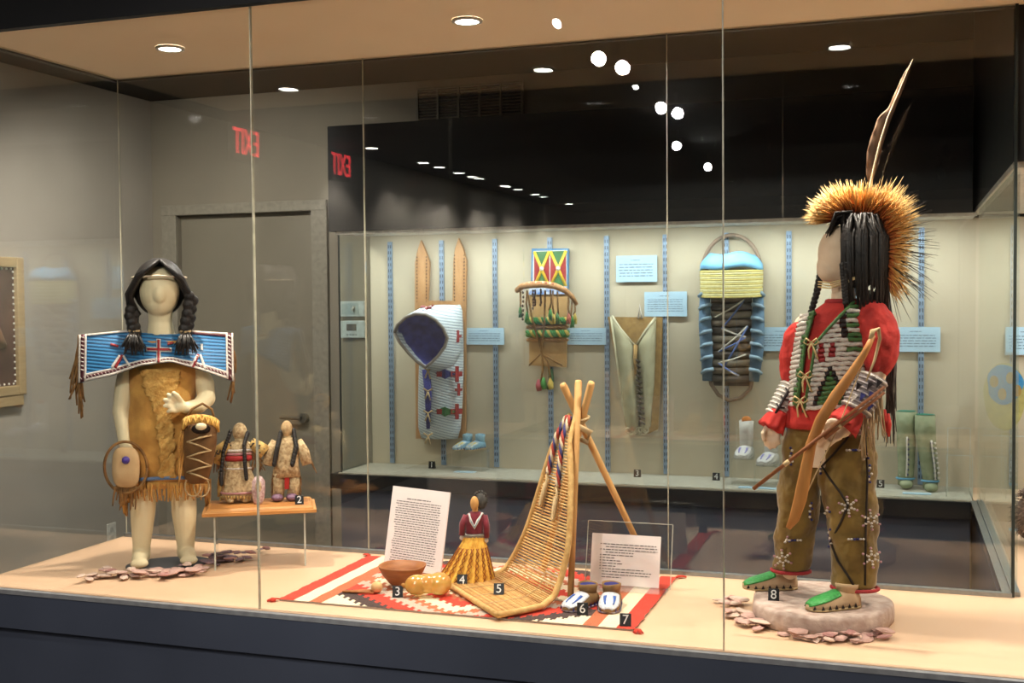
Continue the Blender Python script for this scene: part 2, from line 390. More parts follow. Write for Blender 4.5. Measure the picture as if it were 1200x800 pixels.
fx = [XL+.006, -1.587, -.379, XE2]
for a, b in zip(fx, fx[1:]): pane(a+.0016, b-.0016, YF, YF+.01, DECK, TOP, case)
for x in fx[1:3]: G().b2(x-.0014, x+.0014, YF+.0005, YF+.0095, DECK, TOP).build('lit_joint', M_joint, case, False)
bx_ = [XL+.006, -1.606, -.640, XR-.006]
for a, b in zip(bx_, bx_[1:]): pane(a+.0016, b-.0016, YB, YB+.01, DECK+.002, TOP, case)
for x in bx_[1:3]: G().b2(x-.001, x+.001, YB+.001, YB+.009, DECK+.012, TOP).build('lit_joint', M_joint, case, False)
pane(XL-.004, XL+.006, YF, YB+.01, DECK, TOP, case)
for y in (YF+.012, YB-.002): G().b2(XL+.0062, XL+.0085, y-.001, y+.0015, DECK+.012, TOP).build('lit_joint', M_joint, case, False)
G().b2(XR-.0055, XR+.002, YB-.002, YB+.012, DECK+.001, TOP).build('corner_post', mat('corner_post_dark', (44, 52, 50), .4), case, False)
pane(XR, XR+.01, YB+.013, YFAR-.02, DECK+.012, 1.94, case, M_glass2)
# return bay on the right: lining, lit ceiling and the dark bulkhead above
g = G().b2(XE2-.02, XE2, YF+.02, YE2-.004, DECK+.001, TOP-.001)
g.build('bay_lining', mat('bay_lining_paint', (206, 178, 158), .8), case, False)
G().b2(XR+.003, XE2-.021, YB+.018, YB+.04, 1.96, TOP-.001).build('bulkhead', M_black, case, False)
G().b2(XR-.004, XE2-.021, YB+.041, YE2-.006, 1.942, 1.958).build('bay_ceiling', M_white, case, False)
G().b2(XR-.004, XR+.02, YB+.041, YE2-.006, 1.9585, CEIL-.002).build('bay_fascia', M_black, case, False)
lamp('AREA', 'bay_strip_light', (.72, 4.3, 1.936), 14, COOL, case, shape='RECTANGLE', size=.06, size_y=1.4)
for i, x in enumerate((-2.07, -1.12, -.178, .772)):
    t = thing('case_downlight', None, None, (x, 2.945, TOP), 0); t.parent = case
    s = .032
    G().loft([[Vector((r*math.cos(a*PI/12), r*math.sin(a*PI/12), z)) for a in range(24)] for r, z in ((.042, -.0005), (.042, -.006), (s, -.007), (s, -.002))], (False, False)).build('trim_ring', M_white, t)
    G().loft([[Vector((s*math.cos(a*PI/12), s*math.sin(a*PI/12), z)) for a in range(24)] for z in (-.002, -.005)]).build('lamp_disc', M_lamp, t, False)
    lamp('SPOT', 'lamp_light', (0, 0, -.012), K_CASE, WARM, t, spot_size=2.1, spot_blend=.6, shadow_soft_size=.025)

# ---------------------------------------------------------------- far wall case
far = thing('wall_case', 'long lit wall case lined in cream behind the front case', 'display case')
FX0, FX1 = -2.49, .283
G().b2(FX0-.02, FX1-.02, YFAR+.02, YBK, 0, .724).build('base', M_navy, far, False)
G().b2(FX0-.05, FX1-.02, YFAR-.03, YBK, .726, DECK-.006).build('base_rail', M_black, far, False)
G().b2(FX0-.012, FX1-.013, YFAR-.02, YBK-.001, DECK-.005, DECK).build('shelf', mat('shelf_board', (190, 184, 166), .55), far, False)
G().b2(FX0, XE2, YBK, YBK+.03, DECK-.1, 1.93).build('back_panel', M_cream, far, False)
G().b2(FX0-.045, FX1-.02, YFAR-.02, YBK+.03, 1.931, 2.42).build('fascia', M_black, far, False)
G().b2(FX0-.01, FX1-.002, YFAR-.012, YFAR+.016, 1.917, 1.930).build('top_rail', M_white, far, False)
G().b2(FX0, FX1-.002, YFAR+.017, YBK-.001, 1.924, 1.930).build('case_ceiling', M_white, far, False)
pane(FX0-.006, FX0+.002, YFAR, YBK-.001, DECK+.001, 1.914, far, M_glass2)
px_ = [FX0+.003, -1.585, -.65, FX1-.004]
for a, b in zip(px_, px_[1:]): pane(a+.001, b-.001, YFAR, YFAR+.008, DECK+.001, 1.914, far)
G().b2(FX0-.008, FX0+.0, YFAR-.004, YFAR-.0005, DECK+.001, 1.914).build('corner_post', mat('corner_post_dark', (44, 52, 50), .4), far, False)
lamp('AREA', 'case_strip_light', ((FX0+FX1)/2, YFAR+.07, 1.9155), K_FAR, COOL, far, aim=((FX0+FX1)/2, YFAR+.15, 1.2), shape='RECTANGLE', size=2.7, size_y=.05)
G().b2(FX0+.05, FX1-.05, YFAR+.05, YFAR+.09, 1.917, 1.9235).build('light_strip', M_white, far, False)
sx = [-2.379+.2735*i for i in range(10)]+[.441]
for x in sx:
    o = G().b2(x-.0115, x+.0115, YBK-.012, YBK-.0005, DECK+.005, 1.895).build('shelf_standard', M_std, far, False)
    g = G()
    for i in range(36):
        z = DECK+.03+i*.0295
        for s in (-1, 1): g.b2(x+s*.0055-.0022, x+s*.0055+.0022, YBK-.0128, YBK-.0122, z, z+.016)
    tag(g.build('slot', M_slot, o, False), kind='stuff')

def print_lines(g, org, ex, ez, w, h, n, seed, lead=0, ragged=False, gap=.0):
    """rows of word-length print marks on a sheet: org is the top left corner"""
    R = random.Random(seed); nrm = Vector(ex).cross(Vector(ez)); nrm.normalize(); org = Vector(org); ex = Vector(ex); ez = Vector(ez); st = h/n
    for i in range(n):
        a = 0 if not ragged else lead*(i % 2); b = w-(R.random()*.5*w if ragged else R.random()*.04*w)
        if gap and not ragged: a = R.random()*gap*w
        x = a
        while x < b:
            l = min(b-x, st*(.6+R.random()*1.6))
            p = org+ex*x-ez*(i*st+st*.2)+nrm*.0004
            g.add([p, p+ex*l, p+ex*l-ez*st*.36, p-ez*st*.36], [(0, 1, 2, 3)])
            x += l+st*.35
def wall_label(x0, x1, z0, z1, label, n, seed):
    t = thing('wall_label', label, 'label', ((x0+x1)/2, YBK-.0135, (z0+z1)/2), 0); hw = (x1-x0)/2; hh = (z1-z0)/2
    G().b2(-hw, hw, -.004, 0, -hh, hh).build('card', M_bpaper, t, False)
    g = G(); print_lines(g, (-hw*.28, -.0042, hh*.72), (1, 0, 0), (0, 0, 1), hw*.5, hh*.18, 1, seed)
    print_lines(g, (-hw*.86, -.0042, hh*.42), (1, 0, 0), (0, 0, 1), hw*1.7, hh*1.1, n, seed+1, gap=.03)
    g.build('printed_text', mat('label_ink', (128, 148, 164), .7), t, False)
wall_label(-1.981, -1.786, 1.392, 1.472, 'small pale blue label beside the white beaded cradleboard', 4, 11)
wall_label(-1.473, -1.289, 1.394, 1.472, 'small pale blue label right of the board with green braids', 4, 13)
wall_label(-1.238, -1.048, 1.682, 1.802, 'large pale blue label highest on the cream case wall', 5, 15)
wall_label(-1.107, -.912, 1.524, 1.636, 'pale blue label just above the hide cradle bag', 6, 17)
wall_label(-.593, -.40, 1.370, 1.475, 'pale blue label between the hooped cradle and the boy mannequin', 5, 19)
wall_label(-.033, .159, 1.370, 1.475, 'pale blue label above the green leggings', 5, 21)
wall_label(.41, .57, 1.36, 1.475, 'pale blue label in the corner of the return bay', 5, 23)

# ---------------------------------------------------------------- number tags
M_tag = mat('tag_black', (30, 30, 32), .4); M_tagw = mat('tag_white', (240, 240, 238), .5)
def number_tag(n, loc, rz, s=.03, lean=.35, where=''):
    t = thing('number_tag', 'black number tag with white %s %s' % (n, where), 'number tag', loc, rz)
    R = Matrix.Rotation(-lean, 3, 'X')
    g = G(); hw = s*.46
    pr_ = [(-hw, 0, 0), (hw, 0, 0), (hw, .45*s, 0), (-hw, .45*s, 0)]
    top = R @ Vector((0, 0, s))
    g.add([(-hw, 0, 0), (hw, 0, 0), (hw, .5*s, 0), (-hw, .5*s, 0), (-hw, top.y, top.z), (hw, top.y, top.z), (hw, top.y+.12*s, top.z), (-hw, top.y+.12*s, top.z)],
          [(0, 3, 2, 1), (0, 1, 5, 4), (4, 5, 6, 7), (2, 3, 7, 6), (1, 2, 6, 5), (0, 4, 7, 3)])
    g.build('block', M_tag, t, False)
    me = textmesh(n, s*1.08); me.materials.append(M_tagw)
    o = bpy.data.objects.new('numeral', me); col.objects.link(o); o.parent = t
    o.rotation_euler = (PI/2-lean, 0, 0); o.location = R @ Vector((0, -.0006, s*.5))
number_tag('1', (-2.129, 5.06, DECK), 0, .034, .1, 'below the white beaded cradleboard')
number_tag('3', (-1.125, 5.06, DECK), 0, .034, .1, 'on the shelf below the hide cradle bag')
number_tag('4', (-.77, 5.06, DECK), 0, .034, .1, 'on the shelf below the hooped cradle')
number_tag('5', (-.078, 5.05, DECK), 0, .034, .1, 'on the shelf beside the green leggings')
def shelf_card(x, y, w, lab):
    o = G().b2(-w/2, w/2, -.02, .02, 0, .003).build('shelf_card', M_bpaper, None, False); o.location = (x, y, DECK+.0004); tag(o, lab, 'card')
shelf_card(-1.93, 4.99, .10, 'small pale card lying below the baby moccasins')
shelf_card(-.57, 4.90, .16, 'pale card lying below the pair of pale moccasins')
shelf_card(.065, 4.93, .11, 'white card lying in front of the green leggings')
shelf_card(.40, 4.25, .09, 'blue card lying on the deck of the return bay')

# ---------------------------------------------------------------- working drawings of the exhibits
SH = {
 'girl': Sheet((-2.1338, 2.9554, .806), 35.83, (192, 660), (399.3, -28.7), (-7.3, -380.0), (-1.58, -82.3)),
 'doll_a': Sheet((-1.9313, 3.0735, .985), 32.14, (283, 588), (388.2, -18.4), (-6.3, -376.4), (-1.06, -63.4)),
 'doll_b': Sheet((-1.8108, 3.1396, .985), 29.97, (336, 586), (382.6, -15.8), (-5.7, -373.9), (-.97, -63.1)),
 'baby': Sheet((-1.862, 3.058, .9852), 31.25, (305, 588), (387.2, -17.4), (-6.1, -376.7), (-1.03, -63.7)),
 'boy': Sheet((-.1810, 2.9497, .85), 3.51, (965, 700), (484.9, 28.0), (.6, -463.2), (.15, -116.7)),
 'doll4': Sheet((-1.1601, 3.0044, .806), 21.11, (547, 682), (414.4, -7.7), (-4.0, -410.9), (-.99, -100.7)),
 'cr1': Sheet((-2.1099, 5.13, 1.4071), 0, (515, 400), (225.0, .8), (-2.6, -242.4), (92.0, -8.7)),
 'cr2': Sheet((-1.5628, 5.13, 1.4090), 0, (642, 400), (240.0, .9), (-1.8, -250.4), (72.7, -9.0)),
 'cr3': Sheet((-1.1479, 5.13, 1.4105), 0, (744, 400), (252.4, .9), (-1.2, -256.7), (56.2, -9.25)),
 'cr4': Sheet((-.7155, 5.13, 1.4120), 0, (856, 400), (266.4, .9), (-.4, -263.7), (37.0, -9.5)),
 'legs': Sheet((.0620, 5.0767, .80), 0, (1073, 572), (296.3, 12.5), (1.1, -277.7), (-3.4, -43.7)),
}
M_skin = mat('mannequin_cream', (240, 227, 188), .55, (232, 216, 174), 14, .05, 60)
M_skin2 = mat('mannequin_muslin', (238, 216, 188), .7, (224, 198, 168), 30, .1, 160)
M_hair = mat('black_hair', (46, 42, 40), .5, (18, 16, 16), 130, .5)
M_suede = mat('tan_suede', (214, 162, 82), .9, (176, 122, 56), 22, .35, 90, sheen=.2)
M_suede2 = mat('light_suede', (228, 184, 106), .9, (184, 132, 62), 60, .9, 140)
M_thong = mat('hide_thong', (150, 110, 62), .85, (104, 72, 38), 60, .2)
M_hide = mat('pale_hide', (206, 182, 140), .85, (178, 150, 106), 30, .3)
M_bwhite = mat('white_beads', (226, 220, 210), .35, (196, 186, 178), 220, .6)
M_bblack = mat('black_beads', (40, 32, 36), .35)
M_bred = mat('red_beads', (170, 46, 48), .35, (130, 30, 36), 200, .5)
M_bmar = mat('maroon_beads', (104, 42, 52), .35, (60, 24, 34), 260, .6)
M_bblue = beadmat('blue_bead_rows', (56, 128, 180), (12, 40, 84), (6, 0, 62), mix=.62)
M_bnavy = mat('navy_beads', (52, 58, 128), .35, (34, 36, 88), 200, .5)
M_bgreen = mat('green_beads', (72, 132, 76), .35, (44, 92, 54), 220, .6)
M_sky = mat('sky_beads', (120, 176, 206), .35, (86, 146, 184), 200, .5)
M_yel = mat('yellow_beads', (232, 200, 66), .4, (214, 176, 44), 200, .3)
def rnd(a, b): return random.uniform(a, b)
def strip(g, p0, p1, w, th=.0006, sag=.3, n=5):
    """one hanging thong from p0 to p1, slightly bowed and tapering"""
    p0 = Vector(p0); p1 = Vector(p1); off = Vector((rnd(-1, 1), rnd(-1, 1), 0))*sag*(p1-p0).length*.2
    pts = [p0.lerp(p1, i/(n-1))+off*math.sin(PI*i/(n-1)) for i in range(n)]
    g.tube(pts, [w*(1-.45*i/(n-1)) for i in range(n)], 5, flat=(1, .45))

# ================================================================ girl mannequin
S = SH['girl']; u = S.u
girl = S.root('girl_mannequin', 'cream child mannequin with black braids, blue beaded cape and tan suede dress', 'mannequin')
g = G()
g.ell(S(187, 343), (24*u, 25*u, 31*u), 24, 16)
g.ell(S(187, 356, -3), (18*u, 20*u, 19*u), 20, 12)
g.ell(S(187, 352, -22), (8*u, 6*u, 11*u), 12, 8)
g.limb(S.pts([(188, 362, 3), (188, 378, 4), (189, 396, 4)]), [15*u, 14*u, 17*u], 18)
g.tube(S.pts([(189, 394, 4), (190, 404, 4), (191, 425, 2), (191, 470, 0), (191, 520, 0), (191, 565, 0)]), [20*u, 34*u, 39*u, 33*u, 35*u, 36*u], 24, flat=(.62, 1), upv=(0, 1, 0))
g.limb(S.pts([(155, 422, 6), (147, 455, 6), (143, 485, 2), (147, 522, -8)]), [13*u, 12*u, 10.5*u, 7*u])
g.ell(S(151, 531, -10), (9*u, 6*u, 10*u))
for i, (x, y, x2, y2) in enumerate(((146, 534, 146, 545), (151, 537, 152, 548), (156, 537, 158, 547), (160, 534, 163, 543))): g.limb(S.pts([(x, y, -12), ((x+x2)/2, (y+y2)/2, -15), (x2, y2, -11)]), [3*u, 2.9*u, 2.4*u], 8)
g.limb(S.pts([(158, 528, -12), (165, 532, -17), (167, 538, -17)]), [3.2*u, 3*u, 2.5*u], 8)
g.limb(S.pts([(228, 425, 6), (240, 448, 2), (242, 466, -6)]), [13*u, 12*u, 11*u])
g.limb(S.pts([(242, 466, -6), (232, 478, -26), (217, 482, -38)]), [11*u, 9.5*u, 7*u])
g.ell(S(210, 481, -41), (9*u, 6*u, 7.5*u))
for (x, y, x2, y2, r) in ((206, 476, 197, 469, 2.9), (204, 479, 193, 475, 3), (204, 483, 193, 482, 3), (206, 487, 197, 488, 2.8)): g.limb(S.pts([(x, y, -42), ((x+x2)/2-1, (y+y2)/2-1, -46), (x2, y2, -46)]), [r*u, r*u, r*u*.85], 8)
g.limb(S.pts([(212, 476, -43), (207, 470, -48), (203, 467, -49)]), [3.2*u, 3*u, 2.5*u], 8)
for x, dx, t0, xt in ((169, 166, 0, 164), (214, 218, -4, 221)):
    g.limb(S.pts([(x, 555, 0), (lerp(x, dx, .5), 600, 1), (dx, 640, 3)]), [16*u, 15*u, 10.5*u], 16)
    f0 = S(dx, 650, 3); f0.z = 11.5*u; f1 = S(xt, 655, -12); f1.z = 10*u; f2 = S(xt, 660, -22); f2.z = 6.2*u
    fh = f0+Vector((0, 5*u, -1.5*u))
    g.limb([S(dx, 640, 3), f0], [10.5*u, 11*u], 14); g.limb([fh, f0, f1, f2], [8*u, 10*u, 9.5*u, 5.4*u], 14); g.ell(f2+Vector((0, .004, .0)), (11*u, 8*u, 5.5*u))
g.build('body', M_skin, girl, remesh=.0032)
# hair: cap at the back, strands from the parting, braids and brushed-out ends
hc = Vector(S(187, 340, 4))
g = G(); g.ell(hc+Vector((0, 8*u, 2*u)), (31*u, 28*u, 36*u), 24, 16)
for sgn in (-1, 1):
    for i in range(46):
        a = i/45; dp = lerp(-24, 26, a)
        p = [S(187-sgn*.6, 308+abs(dp)*.2, dp)]
        bow = 31+rnd(-2, 2); endx = 187+sgn*(29 if sgn < 0 else 33)+rnd(-6, 6)
        p += [S(187+sgn*13, 314+max(0, -dp)*.46, dp*1.16), S(187+sgn*(bow-5+dp*.08), 333+rnd(-2, 2), dp*.98), S(187+sgn*(bow+4), 352, dp*.6), S(endx, 374+rnd(-3, 3), dp*.3)]
        g.tube(p, [2.2*u, 3*u, 3.2*u, 3*u, 2.4*u], 6)
g.build('hair', M_hair, girl)
for sgn, pth in ((-1, [(156, 372), (155, 379), (157, 386), (158, 393)]), (1, [(224, 352), (222, 362), (221, 372), (219, 381), (217, 390)])):
    g = G()
    for i, (x, y) in enumerate(pth):
        for k in (-1, 1): g.ell(S(x+k*2.4, y+k*2, -12+k*2), (6.5*u, 6*u, 6.5*u), 10, 8)
    ex, ey = pth[-1]
    br = g.build('braid', M_hair, girl, remesh=.0025)
    g = G()
    for i in range(70):
        a = rnd(-1, 1); b = rnd(-1, 1)
        g.tube(S.pts([(ex+a*2, ey+1, -16+b*3), (ex+a*8, ey+12, -30+b*5), (ex+a*13+rnd(-3, 3), ey+26+rnd(-5, 6), -33+b*6)]), [1.3*u, 1.4*u, .5*u], 4)
    tag(g.build('brushed_end', mat('hair_end', (62, 58, 56), .4, (30, 28, 28), 90), br), kind='stuff')
    G().tube(S.pts([(ex-6, ey+2, -18), (ex, ey+4, -23), (ex+6, ey+1, -18)]), 1.5*u, 6).build('hair_tie', M_hide, br)
pts = []
for j in range(33):
    a = 2*PI*j/32; pts.append(hc+Vector((31.5*u*math.cos(a), 33*u*math.sin(a)-.5*u, 15*u-abs(math.cos(a))*1.5*u)))
G().tube(pts, 1.3*u, 6).build('headband', mat('headband_cord', (214, 196, 170), .7), girl)
# beaded cape
def cape(a, v, off=0):
    x = lerp(95, 274, a)
    top = interp([(95, 399), (148, 391), (165, 394), (190, 396), (212, 393), (225, 387), (274, 387)], x)
    bot = interp([(95, 455), (135, 447), (165, 436), (200, 430), (235, 437), (274, 446)], x)
    c = (x-190)/90
    dt = 2-14*max(0, 1-abs(c)*2.4); db = -30*max(0, 1-abs(c)**2*.9)-6
    return S(x, lerp(top, bot, v), lerp(dt, db, v)-off)
def capeback(a, v):
    p = cape(a, v); c = (a-.5)*2
    return Vector((p.x, 12*u+24*u*v*(1-c*c*.8), p.z))
g = G(); g.grid(lambda a, v: cape(a, v), 40, 8); g.grid(capeback, 40, 8)
capeo = g.build('beaded_cape', M_bblue, girl, solid=2*u)
def cband(name, m, a0, a1, v0, v1, off, nu=30, nv=2):
    G().grid(lambda p, q: cape(lerp(a0, a1, p), lerp(v0, v1, q), off), nu, nv).build(name, m, capeo, solid=1*u)
for v0, v1, m in ((.84, .885, M_bwhite), (.885, .95, M_bmar), (.95, 1.0, M_bwhite)): cband('border_band', m, .0, 1, v0, v1, 1.6)
for a0, a1, m in ((0, .013, M_bwhite), (.013, .038, M_bmar), (.038, .05, M_bwhite), (.95, .962, M_bwhite), (.962, .987, M_bmar), (.987, 1, M_bwhite)): cband('border_band', m, a0, a1, 0, 1, 1.9, 2, 8)
cband('border_band', M_bwhite, .05, .31, 0, .045, 1.6); cband('border_band', M_bwhite, .70, .95, 0, .045, 1.6); cband('border_band', M_bmar, .70, .95, .045, .09, 1.6)
g = G()
for i in range(44):
    a = .01+i*.0224; g.add([cape(a, .89, 2.4), cape(a+.011, .945, 2.4), cape(a+.0155, .945, 2.4), cape(a+.0045, .89, 2.4)], [(0, 1, 2, 3)])
for i in range(9):
    v = .04+i*.085
    for a in (.015, .964): g.add([cape(a, v, 2.8), cape(a+.02, v+.03, 2.8), cape(a+.02, v+.055, 2.8), cape(a, v+.025, 2.8)], [(0, 1, 2, 3)])
tag(g.build('border_zigzag', M_bwhite, capeo, solid=.5*u), kind='stuff')
ca = lambda x: (x-95)/179
def cmark(x0, y0, x1, y1, wd, m, off=2.2):
    def f(p, q):
        x = lerp(x0, x1, p); y = lerp(y0, y1, p); dx, dy = x1-x0, y1-y0; L = math.hypot(dx, dy); x += -dy/L*wd*(q-.5); y += dx/L*wd*(q-.5)
        a = ca(x); t = cape(a, 0); b = cape(a, 1); zt = S(x, y).z
        v = max(0, min(1, (t.z-zt)/(t.z-b.z))); return cape(a, v, off)
    G().grid(f, 8, 1).build('bead_motif', m, capeo, solid=1*u)
cmark(186, 399, 186, 426, 5, M_bwhite); cmark(172, 411, 201, 410, 4.5, M_bwhite, 2.2); cmark(186, 400, 186, 425, 2.6, M_bred, 3); cmark(173, 411, 200, 410, 2.4, M_bred, 3)
for x0, y0, x1, y1, m in ((142, 420, 133, 434, M_bwhite), (146, 420, 153, 431, M_bwhite), (145, 419, 137, 434, M_bred), (131, 408, 140, 410, M_bred), (231, 415, 222, 429, M_bwhite), (234, 414, 240, 430, M_bwhite), (232, 414, 225, 429, M_bred), (236, 402, 236, 409, M_bwhite), (196, 404, 203, 402, M_bred)): cmark(x0, y0, x1, y1, 2.6, m, 2.6)
g = G()
for i in range(26):
    v = i/25; p = cape(.0, v); strip(g, p, p+Vector((rnd(-12, 6)*u, rnd(-4, 4)*u, -rnd(24, 44)*u-(1-v)*14*u)), 1.7*u)
for i in range(18):
    v = .35+.65*i/17; p = cape(1, v); strip(g, p, p+Vector((rnd(-8, 4)*u, rnd(-4, 4)*u, -rnd(18, 34)*u)), 1.6*u)
tag(g.build('cape_fringe', M_thong, girl), kind='stuff')
# dress
rings = []
for y, cx, rx, ry in ((400, 190, 30, 20), (415, 190, 40, 25), (440, 191, 41, 27), (470, 190, 38, 26), (500, 191, 42, 27), (535, 194, 47, 29), (568, 195, 50, 30)):
    rings.append(S.ring(cx, y, 2, rx, ry, 40, wob=.012+.0007*(y-400)*.2, k=9, ph=y*.03))
dress = G().loft(rings, (True, True)).build('suede_dress', M_suede, girl)
def dsurf(x, y, off=0):
    cx, rx, ry = interp([(400, (190, 30, 20)), (415, (190, 40, 25)), (440, (191, 41, 27)), (470, (190, 38, 26)), (500, (191, 42, 27)), (535, (194, 47, 29)), (568, (195, 50, 30))], y)
    q = max(0, 1-((x-cx)/rx)**2); return S(x, y, 2-ry*math.sqrt(q)-off)
random.seed(3); jig = [rnd(-2.5, 2.5) for _ in range(60)]
G().grid(lambda p, q: dsurf(interp([(438, lerp(165, 212, p)), (462, lerp(170, 206, p)), (490, lerp(182, 201, p)), (530, lerp(186, 204, p)), (562, lerp(186, 206, p))], lerp(438, 562, q))+jig[int(q*40)+int(p*8)], lerp(438, 562, q), 2+1.2*math.sin(q*70+p*9)), 10, 50).build('lit_shaggy_panel', M_suede2, dress, solid=1.2*u)  # rough suede strip, lamp light put into its paler colour
G().grid(lambda p, q: dsurf(lerp(163, 218, p), lerp(562, 566, q)-p*3, 2.2), 20, 2).build('hem_bead_band', mat('hem_beads', (60, 110, 168), .35, (120, 130, 150), 260, .6), dress, solid=1*u)
g = G()
for i in range(62):
    a = PI+PI*i/61; x = 195+50*math.cos(a); p = S(x, 567, 2+30*math.sin(a)); strip(g, p, p+Vector((rnd(-3, 3)*u, rnd(-2, 2)*u, -rnd(14, 24)*u)), 1.8*u)
for sx0, n in ((147, 10), (243, 10)):
    for i in range(n):
        p = S(sx0+rnd(-3, 3), 560, 2+rnd(-4, 4)); strip(g, p, p+Vector((rnd(-3, 3)*u, rnd(-3, 3)*u, -rnd(30, 48)*u)), 3.0*u)
tag(g.build('hem_fringe', M_suede, dress), kind='stuff')
# plate under the feet
o = G().prism([Vector((.13*math.cos(a)*(1 if abs(math.cos(a)) < .8 else .95), .085*math.sin(a), 0)) for a in [2*PI*i/32 for i in range(32)]], (0, 0, .0055)).build('base_plate', mat('grey_steel_plate', (96, 98, 104), .4, (84, 86, 92), 20, metal=.4), None, False)
o.location = (-2.128, 2.968, DECK+.0002); o.rotation_euler = (0, 0, math.radians(40)); tag(o, 'grey steel plate under the bare feet of the girl mannequin', 'base plate')
# pouch held in her hand
pch = S.root('hide_pouch', 'flat pale hide pouch with purple bead rosette in the hand of the girl mannequin', 'pouch')
g = G(); poly = []
for i in range(40):
    a = 2*PI*i/40; poly.append((149+15.5*math.copysign(abs(math.cos(a))**.6, math.cos(a)), 551-23*math.copysign(abs(math.sin(a))**.65, math.sin(a))))
rg = []
for k, d in ((.6, -24), (.93, -25.5), (1, -28), (1, -31), (.93, -33.5), (.55, -35)): rg.append([S(149+(x-149)*k, 551+(y-551)*k, d) for x, y in poly])
g.loft(rg).build('bag', mat('pouch_hide', (206, 176, 132), .85, (186, 152, 108), 24, .2), pch)
G().tube(S.pts([(149, 543, -34), (149, 543, -37.5)]), [5*u, 3.8*u], 14).build('rosette', mat('purple_beads', (84, 66, 160), .4), pch)
G().tube(S.pts([(149+24*math.cos(2*PI*i/36), 551-29*math.sin(2*PI*i/36), -30+3*math.sin(4*PI*i/36)) for i in range(37)]), 1.7*u, 6).build('hoop_strap', M_thong, pch)
g = G()
for i in range(12): strip(g, S(138+i*2, 572, -30), S(134+i*2.4+rnd(-3, 3), 592+rnd(-4, 8), -29), 1.4*u)
tag(g.build('fringe', M_thong, pch), kind='stuff')
# toy cradle hung on her arm
cr = S.root('toy_cradle', 'brown laced toy cradle with yellow beaded hood on the arm of the girl mannequin', 'toy cradle')
g = G()
g.loft([S.ring(x, y, d, rx, ry, 24) for x, y, d, rx, ry in ((234, 500, -42, 19, 11), (233, 520, -42, 20, 12), (231, 545, -41, 18, 11), (230, 562, -40, 14, 8), (230, 568, -40, 8, 5))]).build('body', mat('cradle_hide', (122, 86, 46), .85, (92, 62, 32), 30, .3), cr)
def hood(p, q):
    a = PI*(1.02-1.04*p); x = 234+20.5*math.cos(a); return S(x, 498-7*math.sin(a)+q*11-5*q*math.sin(a)*.2, -42-13*math.sin(a)*(1-.1*q)-q*3)
hd = G().grid(lambda p, q: hood(p, q), 24, 3).build('hood', M_suede2, cr, solid=3*u)
for i in range(9):
    a, b = .06+i*.1, .16+i*.1; pts = []
    G().tube([hood(a, .05)+Vector((0, -2*u, 0)), hood((a+b)/2, .95)+Vector((0, -2*u, 0)), hood(b, .05)+Vector((0, -2*u, 0))], 1.1*u, 5).build('hood_zigzag', mat('hood_beads', (226, 178, 84), .5), hd)
G().ell(S(234, 507, -52), (11*u, 6*u, 6*u)).build('opening', mat('dark_opening', (36, 26, 20), .9), cr)
G().ell(S(234, 505, -58), (6.5*u, 4*u, 4.5*u)).build('doll_head', M_skin, cr)
for i in range(6):
    y = 514+i*8.5; k = 1 if i % 2 else -1; d = -56+i*.9
    G().tube(S.pts([(233-k*13, y, d+4), (232, y+4, d-2), (231+k*13, y+8.5, d+4)]), 1.1*u, 5).build('lacing', M_hide, cr)
G().tube(S.pts([(216, 497, -44), (224, 484, -44), (236, 477, -42), (247, 483, -40), (251, 497, -40)]), 1.5*u, 6).build('hanging_strap', M_thong, cr)
for sx0 in (-1, 1): G().tube(S.pts([(230+sx0*5+9*math.cos(2*PI*i/18), 566-8*math.sin(2*PI*i/18)*1.4+6, -41+sx0) for i in range(19)]), 1*u, 5).build('foot_loop', M_hide, cr)
g = G()
for i in range(10): strip(g, S(214+rnd(-2, 3), 500+i*3, -44), S(211+rnd(-3, 3), 525+i*5, -46), 1.5*u)
tag(g.build('side_fringe', M_suede, cr), kind='stuff')

